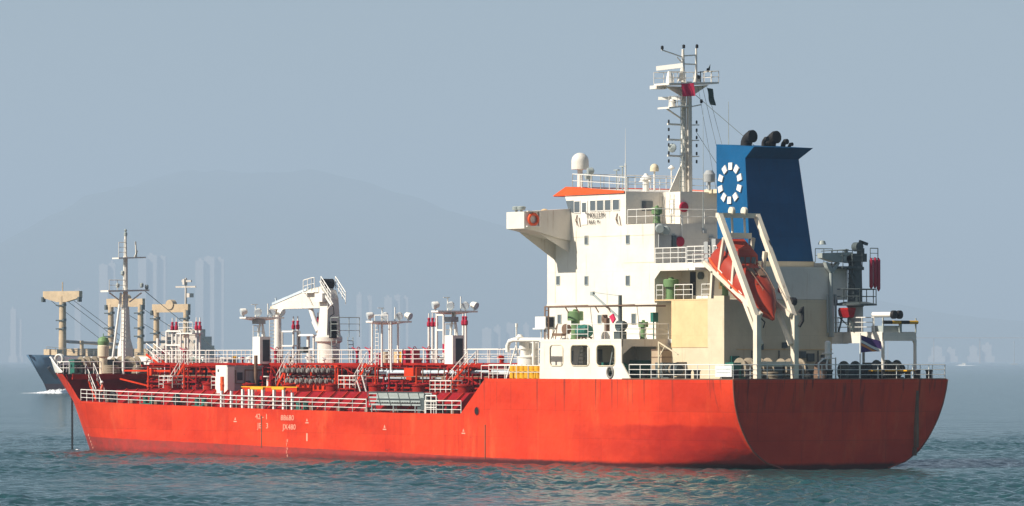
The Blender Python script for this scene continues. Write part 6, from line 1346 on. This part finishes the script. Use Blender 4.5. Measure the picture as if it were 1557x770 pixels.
mb = MB(); mb.rail([(98.7, 9.2, 6.62), (98.6, 6.2, 6.62)], 1.05, 2, 1.5, .035); mb.rail([(98.6, 5.0, 6.62), (98.6, -6.5, 6.62)], 1.05, 2, 2.4, .035); mb.rail([(98.7, 9.25, 6.62), (101.8, 8.7, 6.62)], 1.05, 2, 1.5, .035); build(mb, 'railing', M['white_clean'], ship)
pp0 = build(MB().tube((99.0, 3.8, 6.6), (99.0, 3.8, 9.4), .14, 8), 'mooring_post', M['white_clean'], ship)
move_copy(pp0, (0, -3.4, .3))
mb = MB(); mb.rail([(109.5, -4.3, 7.0), (106, -7.2, 7.0), (100, -9.1, 7.0)], 1.0, 1, 2.6, .045); build(mb, 'railing', M['white_clean'], ship)
for y in (6.9,): 
    stair((99.4, y, 6.6), (97.5, y, 4.4), .8)
stair((99.0, 1.2, 8.3), (96.9, 1.2, 7.5), .7)
build(MB().bar((98.4, 1.4, 8.5), (96.3, 1.4, 6.9), .12).bar((97.2, .4, 8.5), (95.6, .4, 6.9), .12), 'steep_handrail', M['white_clean'], ship)
build(MB().bx(98.5, 111, -3.0, -2.9, 6.7, 7.3), 'breakwater', M['white_clean'], ship)
build(MB().bar((98.3, 4.5, 6.2), (94.5, 3.8, 5.6), .12).bx(93.2, 93.9, 3.7, 4.3, 6.5, 7.1).bar((98.5, 4.0, 6.9), (88, 4.0, 6.9), .14), 'hydraulic_line', M['orange_red'], ship)
# anchor chain down from the hawse
mb = MB(); cx0, cy0 = 104.9, 5.75
q0 = Vector((107.35, 4.28, 4.9)); q1 = Vector((107.3, 4.28, -.4)); nk = 31
for i in range(nk):
    p = q0.lerp(q1, (i+.5)/nk); d = (q1-q0).normalized(); s1 = Vector((d.z, 0, -d.x)) if i % 2 else Vector((0, d.z, -d.y)); s1 = (s1 - d*s1.dot(d)).normalized(); lk = []
    for j in range(10): a = 2*math.pi*j/10; lk.append(p + d*(.15*math.cos(a)) + s1*(.085*math.sin(a)))
    mb.path(lk + [lk[0]], .030, 5)
tag(build(mb, 'anchor_chain', M['black']), 'black anchor chain hanging straight down from the bow into the water', 'chain')
foam_heap('chain_ripple', [((q1-CAM).dot(RT)+dx, (q1-CAM).dot(FW)+dy, .3, .06) for dx, dy in ((-.5, .6), (-.1, 0), (.3, .5), (.7, .1))], 'small broken ripples where the anchor chain enters the water', 6)

# ------------------------------------------------------------------ crew
def person(loc, face, label, suit, arm=0):
    """one continuous skinned body; helmet and boots hang under it"""
    L0 = Vector(loc); f = Vector(face).normalized(); s = Vector((-f.y, f.x, 0))
    J = {'pel': (0, 0, .95), 'wai': (0, 0, 1.12), 'che': (0, .02, 1.36), 'nec': (0, .0, 1.50), 'hea': (0, .03, 1.60), 'top': (0, .02, 1.74)}
    for k, q in (('l', 1), ('r', -1)):
        J['hip'+k] = (q*.10, 0, .90); J['kne'+k] = (q*.12, .04, .50); J['ank'+k] = (q*.13, -.02, .09); J['toe'+k] = (q*.14, .17, .04)
        J['sho'+k] = (q*.20, 0, 1.42); J['elb'+k] = (q*.27, .02 + (.08 if q*arm > 0 else -.03), 1.14); J['wri'+k] = (q*.26, .10 + (.25 if q*arm > 0 else 0), .92 + (.18 if q*arm > 0 else 0)); J['han'+k] = (q*.26, .14 + (.30 if q*arm > 0 else 0), .82 + (.22 if q*arm > 0 else 0))
    Rr = dict(pel=.155, wai=.145, che=.165, nec=.062, hea=.098, top=.075)
    for k in 'lr': Rr.update({'hip'+k: .095, 'kne'+k: .068, 'ank'+k: .052, 'toe'+k: .045, 'sho'+k: .075, 'elb'+k: .052, 'wri'+k: .038, 'han'+k: .045})
    E = [('pel','wai'),('wai','che'),('che','nec'),('nec','hea'),('hea','top')]
    for k in 'lr': E += [('pel','hip'+k),('hip'+k,'kne'+k),('kne'+k,'ank'+k),('ank'+k,'toe'+k),('che','sho'+k),('sho'+k,'elb'+k),('elb'+k,'wri'+k),('wri'+k,'han'+k)]
    ks = list(J); me = bpy.data.meshes.new('p'); me.from_pydata([tuple(s*J[k][0] + f*J[k][1] + Vector((0, 0, J[k][2]))) for k in ks], [(ks.index(a), ks.index(b)) for a, b in E], [])
    ob = bpy.data.objects.new('p', me); COL.objects.link(ob); md = ob.modifiers.new('s', 'SKIN'); md.use_smooth_shade = True
    for k, v in zip(ks, me.skin_vertices[0].data): v.radius = (Rr[k], Rr[k]); v.use_root = (k == 'pel')
    ob.modifiers.new('d', 'SUBSURF').levels = 2
    dg = bpy.context.evaluated_depsgraph_get(); m2 = bpy.data.meshes.new_from_object(ob.evaluated_get(dg)); mb = MB(); mb.v = [tuple(L0+v.co) for v in m2.vertices]; mb.f = [tuple(p.vertices) for p in m2.polygons]; mb.sm = [True]*len(mb.f)
    bpy.data.objects.remove(ob)
    o = build(mb, 'person', [suit, M['skin'], M['coverall_dark']])
    for p in o.data.polygons:
        c = p.center; c_ = o.location + c - L0
        if c_.z > 1.5: p.material_index = 1
        elif abs(c_.dot(s)) > .2 and c_.z < .93 + (.18 if arm else 0) and c_.z > .7: p.material_index = 1
        elif c_.z < .92 or (c_.z < .2): p.material_index = 2
    hd = L0 + f*.03 + Vector((0, 0, 1.66)); build(MB().dome(hd, .145, .14, 12, 4, .03), 'helmet', M['white_clean'], o)
    tag(o, label, 'person'); return o
person((94.4, 8.4, 4.22), (.4, 1, 0), 'crew member in orange coverall and white helmet standing inside the forward rail', M['coverall'], 1)
person((98.9, -.3, 7.25), (-.5, .9, 0), 'crew member in red coverall and white helmet at the forecastle edge', M['flag_red'], -1)
build(MB().bx(98.5, 99.3, -.8, .3, 6.62, 7.25), 'step_box', M['rust'], ship)
